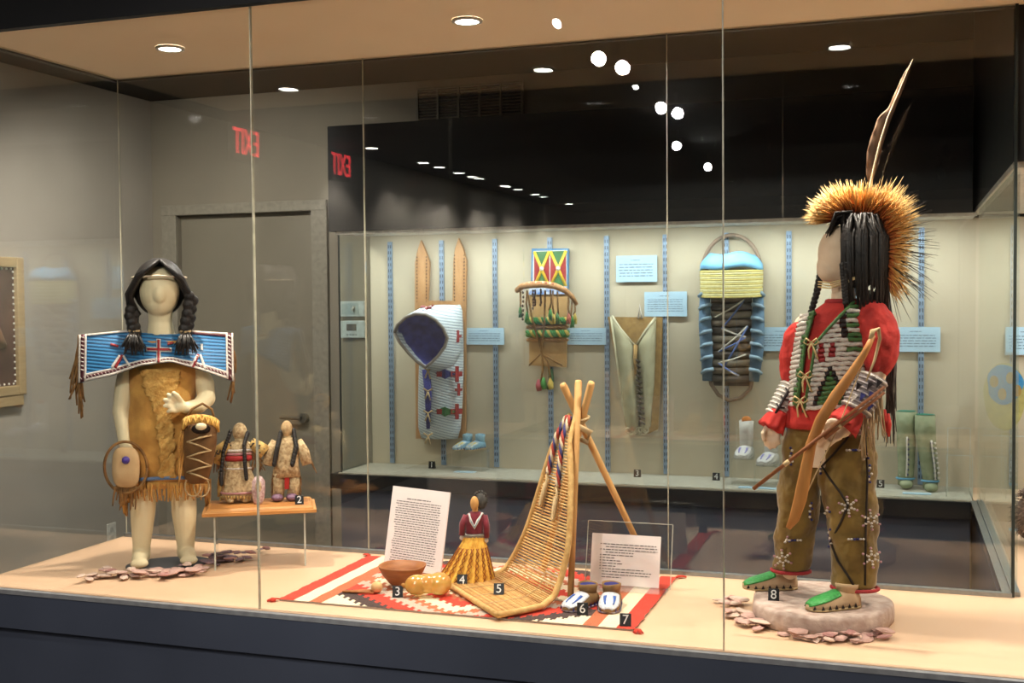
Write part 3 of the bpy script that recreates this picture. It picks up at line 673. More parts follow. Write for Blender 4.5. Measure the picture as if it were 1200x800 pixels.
# ================================================================ moccasins (one builder for every shoe)
def moccasin(name, L, m, parent=None, loc=(0, 0, 0), rz=0, cuff=.0, wid=1.0):
    """toe towards +x; m = dict(upper, vamp, sole, edge, lining)"""
    def sec(x, w, h, n=20):
        w *= wid; out = []
        for j in range(n):
            a = 2*PI*j/n; c, s_ = math.cos(a), math.sin(a)
            yy = w*math.copysign(abs(c)**.8, c); zz = h*.42+(h*.58*abs(s_)**.85 if s_ > 0 else -h*.42*abs(s_)**.5)
            out.append(Vector((x, yy, zz))*L)
        return out
    prof = [(-.47, .06, .15), (-.45, .11, .22), (-.38, .155, .30), (-.22, .175, .33), (-.05, .175, .30), (.1, .185, .25), (.25, .19, .205), (.38, .17, .165), (.47, .12, .125), (.52, .06, .09)]
    o = G().loft([sec(*p) for p in prof]).build(name, m['upper'], parent)
    o.location = loc; o.rotation_euler = (0, 0, rz)
    def top(x, q, off=0.0):
        w, h = interp([(p[0], (p[1], p[2])) for p in prof], x); a = PI*(.14+.72*q)
        return Vector((x, w*wid*math.copysign(abs(math.cos(a))**.8, math.cos(a))*1.03, h*.42+h*.58*math.sin(a)**.85+.012+off))*L
    v = G().grid(lambda p, q: top(lerp(-.04, .518, p), lerp(-.06+.12*(1-p), 1.06-.12*(1-p), q)), 12, 10).build('vamp', m['vamp'], o, solid=.012*L)
    if 'motif' in m:
        g = G()
        for k in (.34, .66): g.grid(lambda p, q: top(lerp(.1, .42, p), k-.07+.14*q*(1-p*.6), .014), 6, 2)
        g.build('vamp_motif', m['motif'], v, solid=.008*L)
    G().loft([[Vector((p[0], s_*p[1]*wid*1.06, z))*L for s_ in (0,) for p in ()] or [Vector((x, y, z))*L for x, y in OUT(wid, prof)] for z in (0.0, .035)]).build('sole', m['sole'], o)
    for i in range(14):
        x = lerp(-.30, .46, (i % 7)/6); sd = 1 if i < 7 else -1; w_ = interp([(p[0], p[1]) for p in prof], x)*wid
        G().prism([Vector((x-.03, sd*w_*1.03, .03))*L, Vector((x+.03, sd*w_*1.03, .03))*L, Vector((x, sd*w_*1.04, .10))*L], (0, sd*.012*L, 0)).build('edge_bead', m['edge'], o, False)
    if cuff:
        rg = []
        for z, rx, ry, in ((.25, .17, .14), (.34, .185, .15), (.25+cuff*.6, .19, .155), (.25+cuff, .205, .165)):
            rg.append([Vector((-.24+rx*math.cos(2*PI*j/24)*(1+.05*math.sin(3*2*PI*j/24)), ry*wid*math.sin(2*PI*j/24), z+.015*math.sin(4*PI*j/24)))*L for j in range(24)])
        G().loft(rg, (True, False)).build('ankle_cuff', m.get('cuff', m['upper']), o, solid=.015*L)
        G().loft([[Vector((-.24+.17*k*math.cos(2*PI*j/20), .135*k*wid*math.sin(2*PI*j/20), .25+cuff*.9))*L for j in range(20)] for k in (1, .3)], (False, True)).build('lining', m['lining'], o)
    return o
def OUT(wid, prof):
    a = [(p[0], p[1]*wid*1.05) for p in prof]; return a+[(x, -y) for x, y in reversed(a)]

# ================================================================ boy mannequin
S = SH['boy']; u = S.u
boy = S.root('boy_mannequin', 'muslin boy mannequin in red shirt, beaded vest, olive trousers and orange hair roach', 'mannequin')
M_red = mat('red_cotton', (204, 56, 48), .8, (166, 36, 34), 30, .5, 80)
M_olive = mat('olive_velvet', (134, 108, 50), .9, (92, 72, 30), 16, .4, 40, sheen=.3)
g = G()
g.ell(S(984, 304), (26*u, 25*u, 35*u), 24, 16)
g.ell(S(974, 318, -2), (17.5*u, 18*u, 20*u), 20, 12)
g.limb(S.pts([(987, 328, 2), (988, 345, 2), (988, 362, 2)]), [15*u, 13.5*u, 16*u], 16)
g.tube(S.pts([(986, 362, 2), (986, 372, 2), (982, 400, 0), (974, 450, 0), (968, 500, 0), (968, 545, 2)]), [18*u, 36*u, 38*u, 36*u, 38*u, 40*u], 24, flat=(.6, 1), upv=(0, 1, 0))
g.limb(S.pts([(942, 378, 16), (930, 412, 18), (928, 446, 14), (906, 494, -2)]), [12*u, 11*u, 9*u, 7*u])
g.ell(S(905, 504, -4), (9*u, 7.5*u, 10*u))
for x, y, x2, y2 in ((898, 508, 897, 520), (903, 511, 902, 524), (908, 511, 908, 523), (912, 509, 913, 519)): g.limb(S.pts([(x, y, -6), (x-1, (y+y2)/2, -9), (x2, y2, -6)]), [3.3*u, 3.2*u, 2.6*u], 8)
g.limb(S.pts([(898, 500, -8), (894, 508, -14), (895, 515, -14)]), [3.4*u, 3.1*u, 2.6*u], 8)
g.limb(S.pts([(1022, 380, -14), (1030, 415, -22), (1026, 450, -32), (996, 500, -46)]), [13*u, 12*u, 10*u, 7.5*u])
g.ell(S(985, 512, -50), (12*u, 8*u, 9.5*u), 16, 10)
for i, (x, y, x2, y2) in enumerate(((976, 508, 962, 518), (976, 513, 959, 524), (979, 518, 961, 530), (983, 521, 967, 533))): g.limb(S.pts([(x, y, -56), ((x+x2)/2, (y+y2)/2-1, -63), (x2, y2, -58)]), [3.6*u, 3.5*u, 2.8*u], 8)
g.limb(S.pts([(985, 504, -55), (974, 503, -63), (964, 509, -65)]), [3.8*u, 3.5*u, 2.8*u], 8)
g.limb(S.pts([(948, 530, 8), (934, 600, 12), (925, 668, 16)]), [18*u, 15*u, 11*u])
g.limb(S.pts([(992, 530, -4), (1000, 610, -16), (1000, 686, -24)]), [18*u, 15*u, 11*u])
g.build('body', M_skin2, boy, remesh=.0032)
# trousers
LL = [(492, (952, 30, 26, 4)), (530, (945, 29, 26, 6)), (565, (938, 26, 23, 8)), (600, (934, 25, 21, 10)), (640, (930, 24, 19, 12)), (669, (926, 22.5, 17, 14))]
RL = [(492, (990, 34, 28, -2)), (530, (992, 34, 28, -4)), (565, (993, 34, 26, -8)), (600, (996, 31, 24, -12)), (640, (1000, 28, 21, -16)), (690, (1001, 26, 19, -22))]
g = G()
for T, sd in ((LL, 1), (RL, 2)):
    rg = []
    y0, y1 = T[0][0], T[-1][0]
    for i in range(25):
        y = lerp(y0, y1, i/24); cx, rx, ry, d = interp(T, y); rg.append(S.ring(cx+1.2*math.sin(i*.9+sd), y, d, rx*(1+.02*math.sin(i*1.7)), ry, 32, wob=.02+.015*math.sin(i*.8+sd), ph=i*.5, k=5))
    g.loft(rg)
tro = g.build('trousers', M_olive, boy)
def lsurf(x, y, T, off=1.5):
    cx, rx, ry, d = interp(T, y); q = max(.02, 1-((x-cx)/(rx*1.02))**2); return S(x, y, d-ry*1.03*math.sqrt(q)-off)
for T in (LL, RL):
    y = T[-1][0]; cx, rx, ry, d = T[-1][1]
    G().tube(S.ring(cx, y-1.5, d, rx*1.03, ry*1.03, 32)+[S.ring(cx, y-1.5, d, rx*1.03, ry*1.03, 32)[0]], 2.2*u, 6).build('red_cuff_trim', mat('red_felt', (172, 52, 56), .85), tro)
g = G().tube([lsurf(x, y, RL, 1) for x, y in ((1002, 506), (990, 522), (975, 538), (963, 549), (972, 564), (985, 582), (993, 596), (984, 616), (973, 636), (981, 658), (992, 674), (999, 686))], 1.5*u, 6)
g.build('dark_seam', mat('seam_black', (44, 34, 26), .8), tro)
G().tube([lsurf(x, y, RL, 1) for x, y in ((1012, 508), (1015, 560), (1013, 620), (1012, 686))], 1.3*u, 6).build('side_seam', mat('seam_black', (44, 34, 26), .8), tro)
def motif(T, cx, cy, kind, sc=1.0):
    beads = []
    if kind == 'bar': beads = [(i*3.4-8.5, 0, 'w' if i in (0, 5) else 'n' if i in (2, 3) else 'w') for i in range(6)]
    if kind == 'cross':
        for k in range(6):
            a = k*PI/3+.4
            beads += [(r*math.cos(a), r*math.sin(a), 'w' if r < 9 else 'p') for r in (4, 7.5, 11)]
    if kind == 'dot': beads = [(0, 0, 'w'), (3, 2, 'n'), (-2, 3, 'w'), (1, -3, 'p')]
    if kind == 'col': beads = [(rnd(-2, 2), i*3.2-10, 'w' if i % 2 else 'n') for i in range(7)]
    for c, mm in (('w', M_bwhite), ('n', M_bnavy), ('p', mat('pink_beads', (196, 150, 158), .4))):
        g = G(); k = 0
        for x, y, q in beads:
            if q == c: g.ell(lsurf(cx+x*sc, cy+y*sc, T, 1.2), (1.7*u, 1.2*u, 1.5*u), 6, 5); k += 1
        if k: tag(g.build('bead_motif', mm, tro), kind='stuff')
for T, x, y, k in ((RL, 1000, 533, 'bar'), (RL, 1005, 503, 'cross'), (RL, 993, 597, 'cross'), (RL, 963, 548, 'col'), (RL, 973, 632, 'col'), (RL, 1002, 634, 'bar'), (RL, 1019, 612, 'cross'), (RL, 1020, 655, 'cross'), (RL, 1013, 540, 'dot'), (RL, 1018, 560, 'col'), (RL, 969, 600, 'dot'), (RL, 1008, 512, 'dot'),
                   (LL, 928, 536, 'col'), (LL, 955, 540, 'bar'), (LL, 922, 632, 'dot'), (LL, 917, 655, 'cross'), (LL, 930, 633, 'bar'), (LL, 950, 600, 'col')): motif(T, x, y, k)
# shirt
TS = [(356, (988, 17, 15)), (366, (986, 30, 22)), (380, (984, 46, 27)), (430, (977, 47, 29)), (480, (968, 45, 30)), (502, (966, 47, 31))]
rg = []
for i in range(22):
    y = lerp(356, 502, i/21); cx, rx, ry = interp(TS, y); rg.append(S.ring(cx, y, 0, rx, ry, 36, wob=.012+.02*(y > 484), k=9, ph=i*.2))
shirt = G().loft(rg).build('red_shirt', M_red, boy)
G().tube(S.pts([(944, 376, 12), (934, 396, 16), (929, 420, 17), (929, 440, 14), (926, 456, 10)]), [15*u, 19*u, 18*u, 14*u, 11*u], 20).build('sleeve', M_red, shirt)
G().tube(S.pts([(1008, 368, -8), (1022, 382, -16), (1031, 404, -22), (1031, 428, -28), (1024, 452, -34)]), [17*u, 23*u, 23*u, 20*u, 13*u], 20).build('sleeve', M_red, shirt)
def ruffle(p0, p1, r0, r1):
    p0, p1 = S(*p0), S(*p1); ax = (p1-p0).normalized(); n = ax.orthogonal().normalized(); b = ax.cross(n); rg = []
    for i in range(7):
        t = i/6; r = lerp(r0, r1, t)*u; c = p0.lerp(p1, t)
        rg.append([c+(n*math.cos(a)+b*math.sin(a))*r*(1+.10*t*math.sin(9*a))+ax*(2*u*t*math.sin(7*a)) for a in [2*PI*j/36 for j in range(36)]])
    G().loft(rg, (True, True)).build('cuff_ruffle', M_red, shirt)
ruffle((914, 480, 0), (903, 501, -4), 11, 16); ruffle((1003, 487, -42), (986, 508, -50), 13, 19)
G().tube(S.ring(987, 358, 1, 17, 15, 24)+[S.ring(987, 358, 1, 17, 15, 24)[0]], 4*u, 8).build('collar', mat('collar_red', (166, 36, 40), .8), shirt)
# vest: one roll of beads per row
vest = G().tube(S.pts([(1003, 366, -14), (1006, 385, -20), (1011, 420, -16), (1012, 455, -14), (1011, 486, -14)]), 3*u, 8).build('beaded_vest', mat('vest_hide', (196, 176, 150), .8), boy)
def vsurf(x, y, off=3.0):
    cx, rx, ry = interp(TS, y); q = max(.03, 1-((x-cx)/(rx*1.03))**2); return S(x, y, -ry*math.sqrt(q)-off)
VR = [(368, (996, 1004)), (380, (984, 1007)), (395, (970, 1009)), (410, (956, 1010)), (440, (951, 1011)), (487, (942, 1011))]
VL = [(370, (938, 956)), (385, (934, 951)), (405, (930, 945)), (440, (927, 940)), (480, (927, 934))]
M_vgrn = mat('vest_green_beads', (86, 128, 72), .4, (56, 96, 52), 200, .5)
def vcol(x, y, side):
    if side == 'R':
        if 436 < y < 480:
            h = (y-438)*.47; dx = abs(x-973)
            if dx < h-3: return 1
            if dx < h+1.5: return 2
        if abs(x-963) < 3.2 and 410 < y < 430: return 3
        if abs(x-975) < 3.2 and 408 < y < 428: return 3
        if 955 < x < 984 and 430 < y < 434: return 2
        if y < 406 and (x-988)**2 < 14: return 2
        if y < 420 and x > 992 and int(y/6) % 2: return 1
    elif x > interp(VL, y)[1]-4: return 1
    return 0
for side, V, y0, y1 in (('R', VR, 370, 486), ('L', VL, 373, 478)):
    n = int((y1-y0)/5.4)
    for i in range(n+1):
        y = y0+i*5.4; xa, xb = interp(V, y); g = G(); k = max(4, int((xb-xa)/2.4))
        xs = [lerp(xa, xb, j/k) for j in range(k+1)]; j = 0
        while j < k:
            c = vcol((xs[j]+xs[j+1])/2, y, side); e = j
            while e < k and vcol((xs[e]+xs[e+1])/2, y, side) == c: e += 1
            g.cur = c; g.tube([vsurf(xs[q], y+.6*math.sin(q*1.1+i)) for q in range(j, e+1)], 2.8*u, 7); j = e
        g.build('bead_row', [M_bwhite, M_vgrn, M_bblack, M_bred], vest)
for pth in ([(1000, 364), (985, 380), (970, 395), (956, 410), (951, 440), (942, 488)], [(954, 370), (950, 386), (944, 406), (940, 440), (934, 482)]):
    G().tube([vsurf(x, y, 5) for x, y in pth], 2.1*u, 8).build('vest_edging', M_vgrn, vest)
for x, y in ((951, 409), (944, 446), (938, 474)):
    g = G()
    for k in (-1, 1):
        c = vsurf(x, y, 9)
        g.tube([c, c+Vector((k*6, -2, 5))*u, c+Vector((k*9, -2, 0))*u, c+Vector((k*4, -2, -3))*u, c], 1.1*u, 6)
        g.tube([c, c+Vector((k*3, -3, -8))*u, c+Vector((k*5+3, -2, -20))*u], 1.1*u, 6)
    tie = g.build('hide_tie', mat('tie_hide', (222, 196, 140), .7), vest)
# gauntlets
def folds(o, st=.012, sz=.03):
    tx = bpy.data.textures.new('cloth_folds', 'CLOUDS'); tx.noise_scale = sz; k = o.modifiers.new('sub', 'SUBSURF'); k.levels = 3; k.render_levels = 3
    k = o.modifiers.new('folds', 'DISPLACE'); k.texture = tx; k.strength = st; k.mid_level = .5; k.texture_coords = 'LOCAL'
for o_ in [c for c in bpy.data.objects if c.name.startswith('sleeve') and c.parent == shirt]: folds(o_)
folds(tro, .009, .035)
def gaunt(p0, p1, r0, r1, cols, lab):
    p0, p1 = S(*p0), S(*p1); ax = (p1-p0).normalized(); n = Vector((0, -1, 0)); n = (n-ax*n.dot(ax)).normalized(); b = ax.cross(n); g = G()
    def ringp(t, k=1.0): return [p0.lerp(p1, t)+(n*math.cos(a)+b*math.sin(a))*lerp(r0, r1, t)*u*k for a in [2*PI*j/28 for j in range(28)]]
    g.loft([ringp(t/10) for t in range(11)])
    o = g.build('gauntlet', mat('gauntlet_'+lab, cols, .5, tuple(v*.8 for v in cols), 180, .5), shirt)
    for i in range(8):
        rr = ringp(.06+i*.125, 1.02); G().tube(rr+[rr[0]], 1.5*u, 6).build('bead_row', M_bwhite if lab == 'white' or i in (0, 7) else mat('grey_beads', (150, 140, 140), .4), o)
    return p0, p1, n, b, o
p0, p1, n, b, o = gaunt((929, 450, 12), (908, 487, 2), 14.5, 13, (206, 200, 190), 'white')
G().tube([p0.lerp(p1, t)+n*lerp(14.5, 13, t)*1.1*u+b*2*u for t in (.05, .35, .65, .95)], 1.8*u, 6).build('dark_line', M_bblack, o)
for t in (.25, .5, .75): G().tube([p0.lerp(p1, t-.06)+n*14.6*u-b*4*u, p0.lerp(p1, t)+n*15.4*u+b*2*u, p0.lerp(p1, t-.06)+n*14.2*u+b*7*u], 1.3*u, 6).build('dark_line', M_bblack, o)
p0, p1, n, b, o = gaunt((1022, 452, -34), (1001, 491, -44), 16.5, 18, (150, 140, 142), 'grey')
for t, k, m in ((.2, -5, M_bblack), (.35, 1, M_bblack), (.55, -4, M_bnavy), (.68, 2, M_bnavy), (.8, 8, M_bwhite), (.5, 9, M_bblack), (.82, -8, M_bnavy)):
    c = p0.lerp(p1, t)+n*17.6*u+b*k*u*1.3; ax = (p1-p0).normalized()
    G().prism([c-ax*5*u-b*3.4*u, c-ax*5*u+b*3.4*u, c+ax*5*u], n*2*u).build('bead_motif', m, o, False)
g = G()
for i in range(26):
    t = rnd(0, 1); p = p0.lerp(p1, t)+b*(-14)*u*rnd(.4, 1)+n*rnd(-12, 12)*u
    p = Vector((max(p.x, S(1004, 470, -40).x), p.y, p.z)); e = p+Vector((rnd(-6, 9), rnd(-5, 5), -rnd(38, 66)))*u
    strip(g, p, e, 1.3*u, n=6)
tag(g.build('gauntlet_fringe', mat('fringe_tan', (178, 150, 112), .85), o), kind='stuff')
for x, y in ((1038, 505), (1034, 500)):
    G().tube(S.pts([(x, y-12, -30), (x, y, -30), (x+1, y+14, -30)]), [1.5*u, 4*u, 1*u], 8).build('red_tuft', M_red, shirt)
# hair, braids, long back hair
g = G(); g.ell(S(1005, 305, 1), (33*u, 31*u, 41*u), 24, 16)
R = random.Random(5)
for i in range(150):
    a = R.uniform(-.25, 1.35)*PI; r0 = 6
    st = S(1003+R.uniform(-12, 12), 263+R.uniform(-1, 2), R.uniform(-10, 10))
    ca_, sa = math.cos(a), math.sin(a)
    mid = S(1006+33*ca_, 292+R.uniform(-4, 4), -31*sa); lo = S(1006+33*ca_*.98, 325, -31*sa); en = S(1008+28*ca_+R.uniform(-4, 4), 355+R.uniform(-8, 34), -24*sa)
    if 1006+33*ca_ < 985: continue
    g.tube([st, st.lerp(mid, .5)+Vector((6*ca_, -6*sa, 12))*u, mid, lo, en], [1.2*u, 2*u, 2.2*u, 2*u, .8*u], 5)
for i in range(26):
    t = i/25; st = S(998, 262, lerp(-20, 16, t)); g.tube([st, S(980+rnd(-3, 3), 262+rnd(0, 4), lerp(-22, 16, t)), S(966+t*3+rnd(-2, 8)*(1-t), 278+rnd(-3, 8)+(1-t)*8, lerp(-24, 12, t))], [1.8*u, 1.9*u, .6*u], 5)
for i in range(24):
    t = i/23; g.tube(S.pts([(996, 264, -16), (989+3*t, 285, -27), (988+5*t, 318, -26), (991+8*t, 345+rnd(-5, 15), -22)]), [1.6*u, 2*u, 1.8*u, .7*u], 5)
hair = g.build('hair', M_hair, boy)
def braid(pts, r, n):
    g = G(); P = S.pts(pts)
    L = [0]
    for a, b in zip(P, P[1:]): L.append(L[-1]+(b-a).length)
    for i in range(n):
        s_ = L[-1]*i/(n-1)
        for k in range(len(P)-1):
            if L[k+1] >= s_-1e-9: break
        c = P[k].lerp(P[k+1], (s_-L[k])/max(1e-9, L[k+1]-L[k])); rr = r*u*(1-.35*i/n)
        for q in (-1, 1): g.ell(c+Vector((q*rr*.45, 0, q*rr*.3)), (rr, rr*.8, rr*1.1), 7, 5)
    g.build('braid', M_hair, hair)
braid([(962, 320, 6), (957, 345, 4), (949, 372, 2), (938, 402, -6), (932, 432, -4), (928, 446, -6)], 3.6, 26)
braid([(988, 322, -26), (989, 345, -28), (990, 366, -30)], 3.8, 13)
g = G()
for i in range(46):
    x = rnd(1010, 1040); g.tube(S.pts([(x, 345, rnd(2, 22)), (x+6, 385, rnd(14, 30)), (rnd(1036, 1050), 430, rnd(14, 28)), (rnd(1036, 1050), rnd(470, 525), rnd(12, 28))]), [1.3*u, 1.2*u, 1*u, .4*u], 4)
tag(g.build('long_hair', mat('grey_black_hair', (84, 78, 74), .5, (40, 38, 38), 60), hair), kind='stuff')
for i in range(3): G().tube(S.pts([(959, 334+i*3, -4), (972, 341+i*3, -22), (992, 339+i*2, -27), (1014, 336-i, -26)]), 1*u, 5).build('chin_tie', mat('tie_hide', (222, 196, 140), .7), boy)
# roach headdress
M_roach = tmat('roach_hair', [(0, (140, 56, 22)), (.3, (206, 104, 40)), (.6, (234, 172, 82)), (.92, (232, 196, 126)), (1, (120, 98, 66))], .6)
BC = [(0, (978, 262, -170, -.25)), (.18, (990, 259, -135, -.1)), (.4, (1006, 260, -92, 0)), (.6, (1020, 266, -52, .05)), (.78, (1034, 284, -22, .1)), (1, (1038, 335, 58, .1))]
g = G(); R = random.Random(9)
for i in range(2000):
    t = R.random()**1.25; bx, by, an, _ = interp(BC, t); a = math.radians(an+R.uniform(-22, 22)); dd = R.uniform(-.65, .65)
    L = interp([(0, 35), (.2, 38), (.5, 36), (.66, 54), (.8, 37), (.9, 26), (1, 37)], t)*R.uniform(.62, 1.15)
    bend = R.uniform(-.12, .12)
    p0 = S(bx+R.uniform(-3, 3), by+R.uniform(-2, 3), R.uniform(-7, 7))
    dv = Vector((math.cos(a), dd, -math.sin(a))).normalized()*L*u; dv2 = Vector((math.cos(a+bend), dd*1.15, -math.sin(a+bend))).normalized()*L*u
    g.tube([p0, p0+dv*.35, p0+dv*.35+dv2*.35, p0+dv*.35+dv2*.68], [.85*u, .8*u, .6*u, .15*u], 3)
ro = tag(g.build('orange_roach', M_roach, boy), kind='stuff')
g = G()
for i in range(60):
    t = R.uniform(.72, 1); bx, by, an, _ = interp(BC, t); a = math.radians(an+R.uniform(-18, 30)); L = R.uniform(45, 66)*u
    p0 = S(bx, by, R.uniform(-4, 6)); dv = Vector((math.cos(a), R.uniform(-.3, .3), -math.sin(a))).normalized()*L; g.tube([p0, p0+dv*.5, p0+dv+Vector((0, 0, -4*u))], [.7*u, .6*u, .2*u], 3)
tag(g.build('dark_guard_hair', mat('guard_hair', (60, 50, 42), .6), ro), kind='stuff')
# feather
Q = [(1013, 250, 0), (1018, 232, 0), (1023, 208, 0), (1030, 180, -1), (1038, 155, -2), (1050, 128, -3), (1059, 108, -4), (1066, 93, -4)]
fe = G().tube(S.pts(Q), [1.9*u, 1.8*u, 1.5*u, 1.3*u, 1.1*u, .8*u, .6*u, .3*u], 6).build('feather', mat('quill', (222, 204, 172), .5), boy)
def vane(lw, rw, name):
    def f(p, q):
        k = lerp(.16, 1, q)*(len(Q)-1); i = min(int(k), len(Q)-2); t = k-i; c = [lerp(Q[i][j], Q[i+1][j], t) for j in range(3)]
        dx, dy = Q[i+1][0]-Q[i][0], Q[i+1][1]-Q[i][1]; L = math.hypot(dx, dy); wl = interp(lw, q); wr = interp(rw, q)
        o = lerp(-wl, wr, p); return S(c[0]+(-dy/L)*o, c[1]+dx/L*o, c[2]+1.5*abs(p-.5)+(.6*math.sin(q*60) if p in (0, 1) else 0))
    G().grid(f, 6, 44).build(name, mat('feather_vane', (126, 94, 68), .7, (70, 52, 40), 50, .3, stretch=(1, 1, .3)), fe, solid=.6*u)
vane([(0, 0), (.08, 7), (.25, 12.5), (.48, 11), (.55, 4), (.8, 3), (1, 0)], [(0, 0), (.1, 3), (.5, 4), (.8, 3), (1, 0)], 'feather_vane')
# moccasins on his feet
MB = dict(upper=mat('mocc_hide', (206, 180, 146), .8, (180, 150, 116), 30, .3), vamp=mat('green_vamp', (70, 170, 84), .4, (44, 132, 62), 160, .5), sole=mat('mocc_sole', (200, 176, 130), .8), edge=M_bblack, lining=M_hide)
def lp(x, y, z): return Matrix.Rotation(-S.rz, 3, 'Z') @ (Vector((x, y, z))-Vector(S.loc))
for (tx, ty), (hx, hy) in (((-.375, 2.985), (-.255, 3.03)), ((-.2145, 2.812), (-.085, 2.902))):
    c = lp((tx+hx)/2, (ty+hy)/2, .851); a = math.atan2(ty-hy, tx-hx)-S.rz
    moccasin('moccasin', .142, MB, boy, c, a, cuff=.16, wid=1.05)
# stone slab he stands on
o = thing('stone_slab', 'pale rounded stone slab under the boy mannequin', 'stone slab', (-.190, 2.950, DECK+.0005))
g = G(); R = random.Random(4); ph = [R.uniform(0, 6) for _ in range(6)]; rg = []
for z, k in ((0, .965), (.003, .99), (.02, 1.0), (.040, .99), (.0455, .975), (.0483, .94)):
    rg.append([Vector((.172*k*math.cos(a)*(1+.03*math.sin(3*a+ph[0])+.015*math.sin(7*a+ph[1])), .192*k*math.sin(a)*(1+.03*math.sin(2*a+ph[2])+.015*math.sin(6*a+ph[3])), z)) for a in [2*PI*j/64 for j in range(64)]])
rg.append([Vector((p.x*.5, p.y*.5, .0488)) for p in rg[-1]])
g.loft(rg).build('slab', mat('pale_stone', (206, 188, 176), .9, (166, 142, 130), 34, .9, 50), o)
# bow and arrows in his hand
M_bow = mat('bow_wood', (200, 142, 78), .55, (172, 112, 54), 30, .1, stretch=(1, 1, .2))
bow = S.root('bow', 'flat reddish wooden bow with a hide grip loop held by the boy mannequin', 'bow')
BP = [(1020, 412, -66), (1010, 432, -68), (995, 455, -70), (978, 478, -71), (962, 503, -71), (951, 530, -71), (945, 560, -70), (939, 590, -68), (932, 612, -66), (925, 622, -64)]
BWd = [3, 4, 5.5, 6.5, 6.5, 6, 7, 7.5, 6, 3]
g = G(); rg = []
for i, p in enumerate(BP):
    c = S(*p); a = BP[max(0, i-1)]; b = BP[min(len(BP)-1, i+1)]; dx, dy = b[0]-a[0], b[1]-a[1]; L = math.hypot(dx, dy); nx, ny = -dy/L, dx/L
    w_ = BWd[i]
    rg.append([S(p[0]+nx*w_*k, p[1]+ny*w_*k, p[2]+d) for k, d in ((-1, 0), (-.8, -2), (0, -2.6), (.8, -2), (1, 0), (.8, 2), (0, 2.4), (-.8, 2))])
g.loft(rg).build('stave', M_bow, bow)
G().tube(S.pts([(1016, 420, -67), (1019, 408, -69), (1025, 405, -66), (1027, 416, -64), (1021, 440, -64), (1012, 462, -64)]), [2.5*u, 3*u, 3*u, 2.6*u, 2*u, 1*u], 8, flat=(1, .5)).build('hide_wrap', M_hide, bow)
G().tube(S.pts([(1020, 412, -64), (982, 510, -66), (935, 606, -66), (926, 620, -64)]), .8*u, 5).build('bowstring', M_hide, bow)
for dx, dy, lab, ln in ((0, 0, 'long thin wooden arrow held across the bow by the boy mannequin', 1.0), (4, 7, 'short wooden arrow lying along the long one in the mannequin hand', .45)):
    ar = S.root('arrow', lab, 'arrow'); e = (1032+dx*0, 470, -74); f_ = (886, 578, -78)
    s0 = [lerp(e[i], f_[i], 0) for i in range(3)]; s1 = [lerp(e[i], f_[i], ln) for i in range(3)]; oy = dy*.6
    if dx: s0[1] += 6; s1[1] += 5; s0[2] += 1.5; s1[2] += 1.5
    G().tube(S.pts([s0, [(s0[i]+s1[i])/2 for i in range(3)], s1]), [1.6*u, 2.1*u, 2.3*u], 8).build('shaft', mat('arrow_wood', (150, 92, 50), .55, (116, 66, 34), 60), ar)
    q = [lerp(s0[i], s1[i], .72) for i in range(3)]; q2 = [lerp(s0[i], s1[i], .76) for i in range(3)]
    G().tube(S.pts([q, q2]), 2.8*u, 8).build('sinew_wrap', M_hide, ar)

# ================================================================ stone flakes around the two mannequins
M_fl = [mat('flake_pink', (206, 172, 160), .85, (176, 138, 128), 40, .4), mat('flake_pale', (222, 198, 182), .85, (196, 168, 152), 40, .4), mat('flake_rose', (188, 142, 134), .85, (158, 112, 108), 40, .4), mat('flake_shaded', (150, 126, 132), .85, (120, 98, 106), 40, .4)]  # last tone is the pink stone with shade mixed into the colour
R = random.Random(21); FL = []
for k in range(10):
    n = R.choice((5, 6, 7)); poly = []; el = R.uniform(.5, .75)
    for i in range(n):
        a = 2*PI*i/n+R.uniform(-.25, .25); r = R.uniform(.75, 1.1); poly.append((r*math.cos(a), r*el*math.sin(a)))
    me = bpy.data.meshes.new('stone_flake'); b = [(x*.9, y*.9, 0) for x, y in poly]+[(x, y, .12) for x, y in poly]+[(x*.7, y*.7, .26+.06*math.sin(i*2)) for i, (x, y) in enumerate(poly)]
    fs = [tuple(reversed(range(n)))]+[(i, (i+1) % n, n+(i+1) % n, n+i) for i in range(n)]+[(n+i, n+(i+1) % n, 2*n+(i+1) % n, 2*n+i) for i in range(n)]+[tuple(range(2*n, 3*n))]
    me.from_pydata(b, [], fs); FL.append(me)
def flake(x, y, z, sc, m, label, group):
    me = R.choice(FL).copy() if False else R.choice(FL)
    key = (me.name, m.name)
    if key not in FLM:
        c = me.copy(); c.materials.append(m); FLM[key] = c
    o = bpy.data.objects.new('stone_flake', FLM[key]); col.objects.link(o); o.location = (x, y, z)
    o.rotation_euler = (R.uniform(-.16, .16), R.uniform(-.16, .16), R.uniform(0, 6.28)); o.scale = (sc, sc, sc*R.uniform(.6, 1.0)); tag(o, label, 'stone flake', group)
FLM = {}
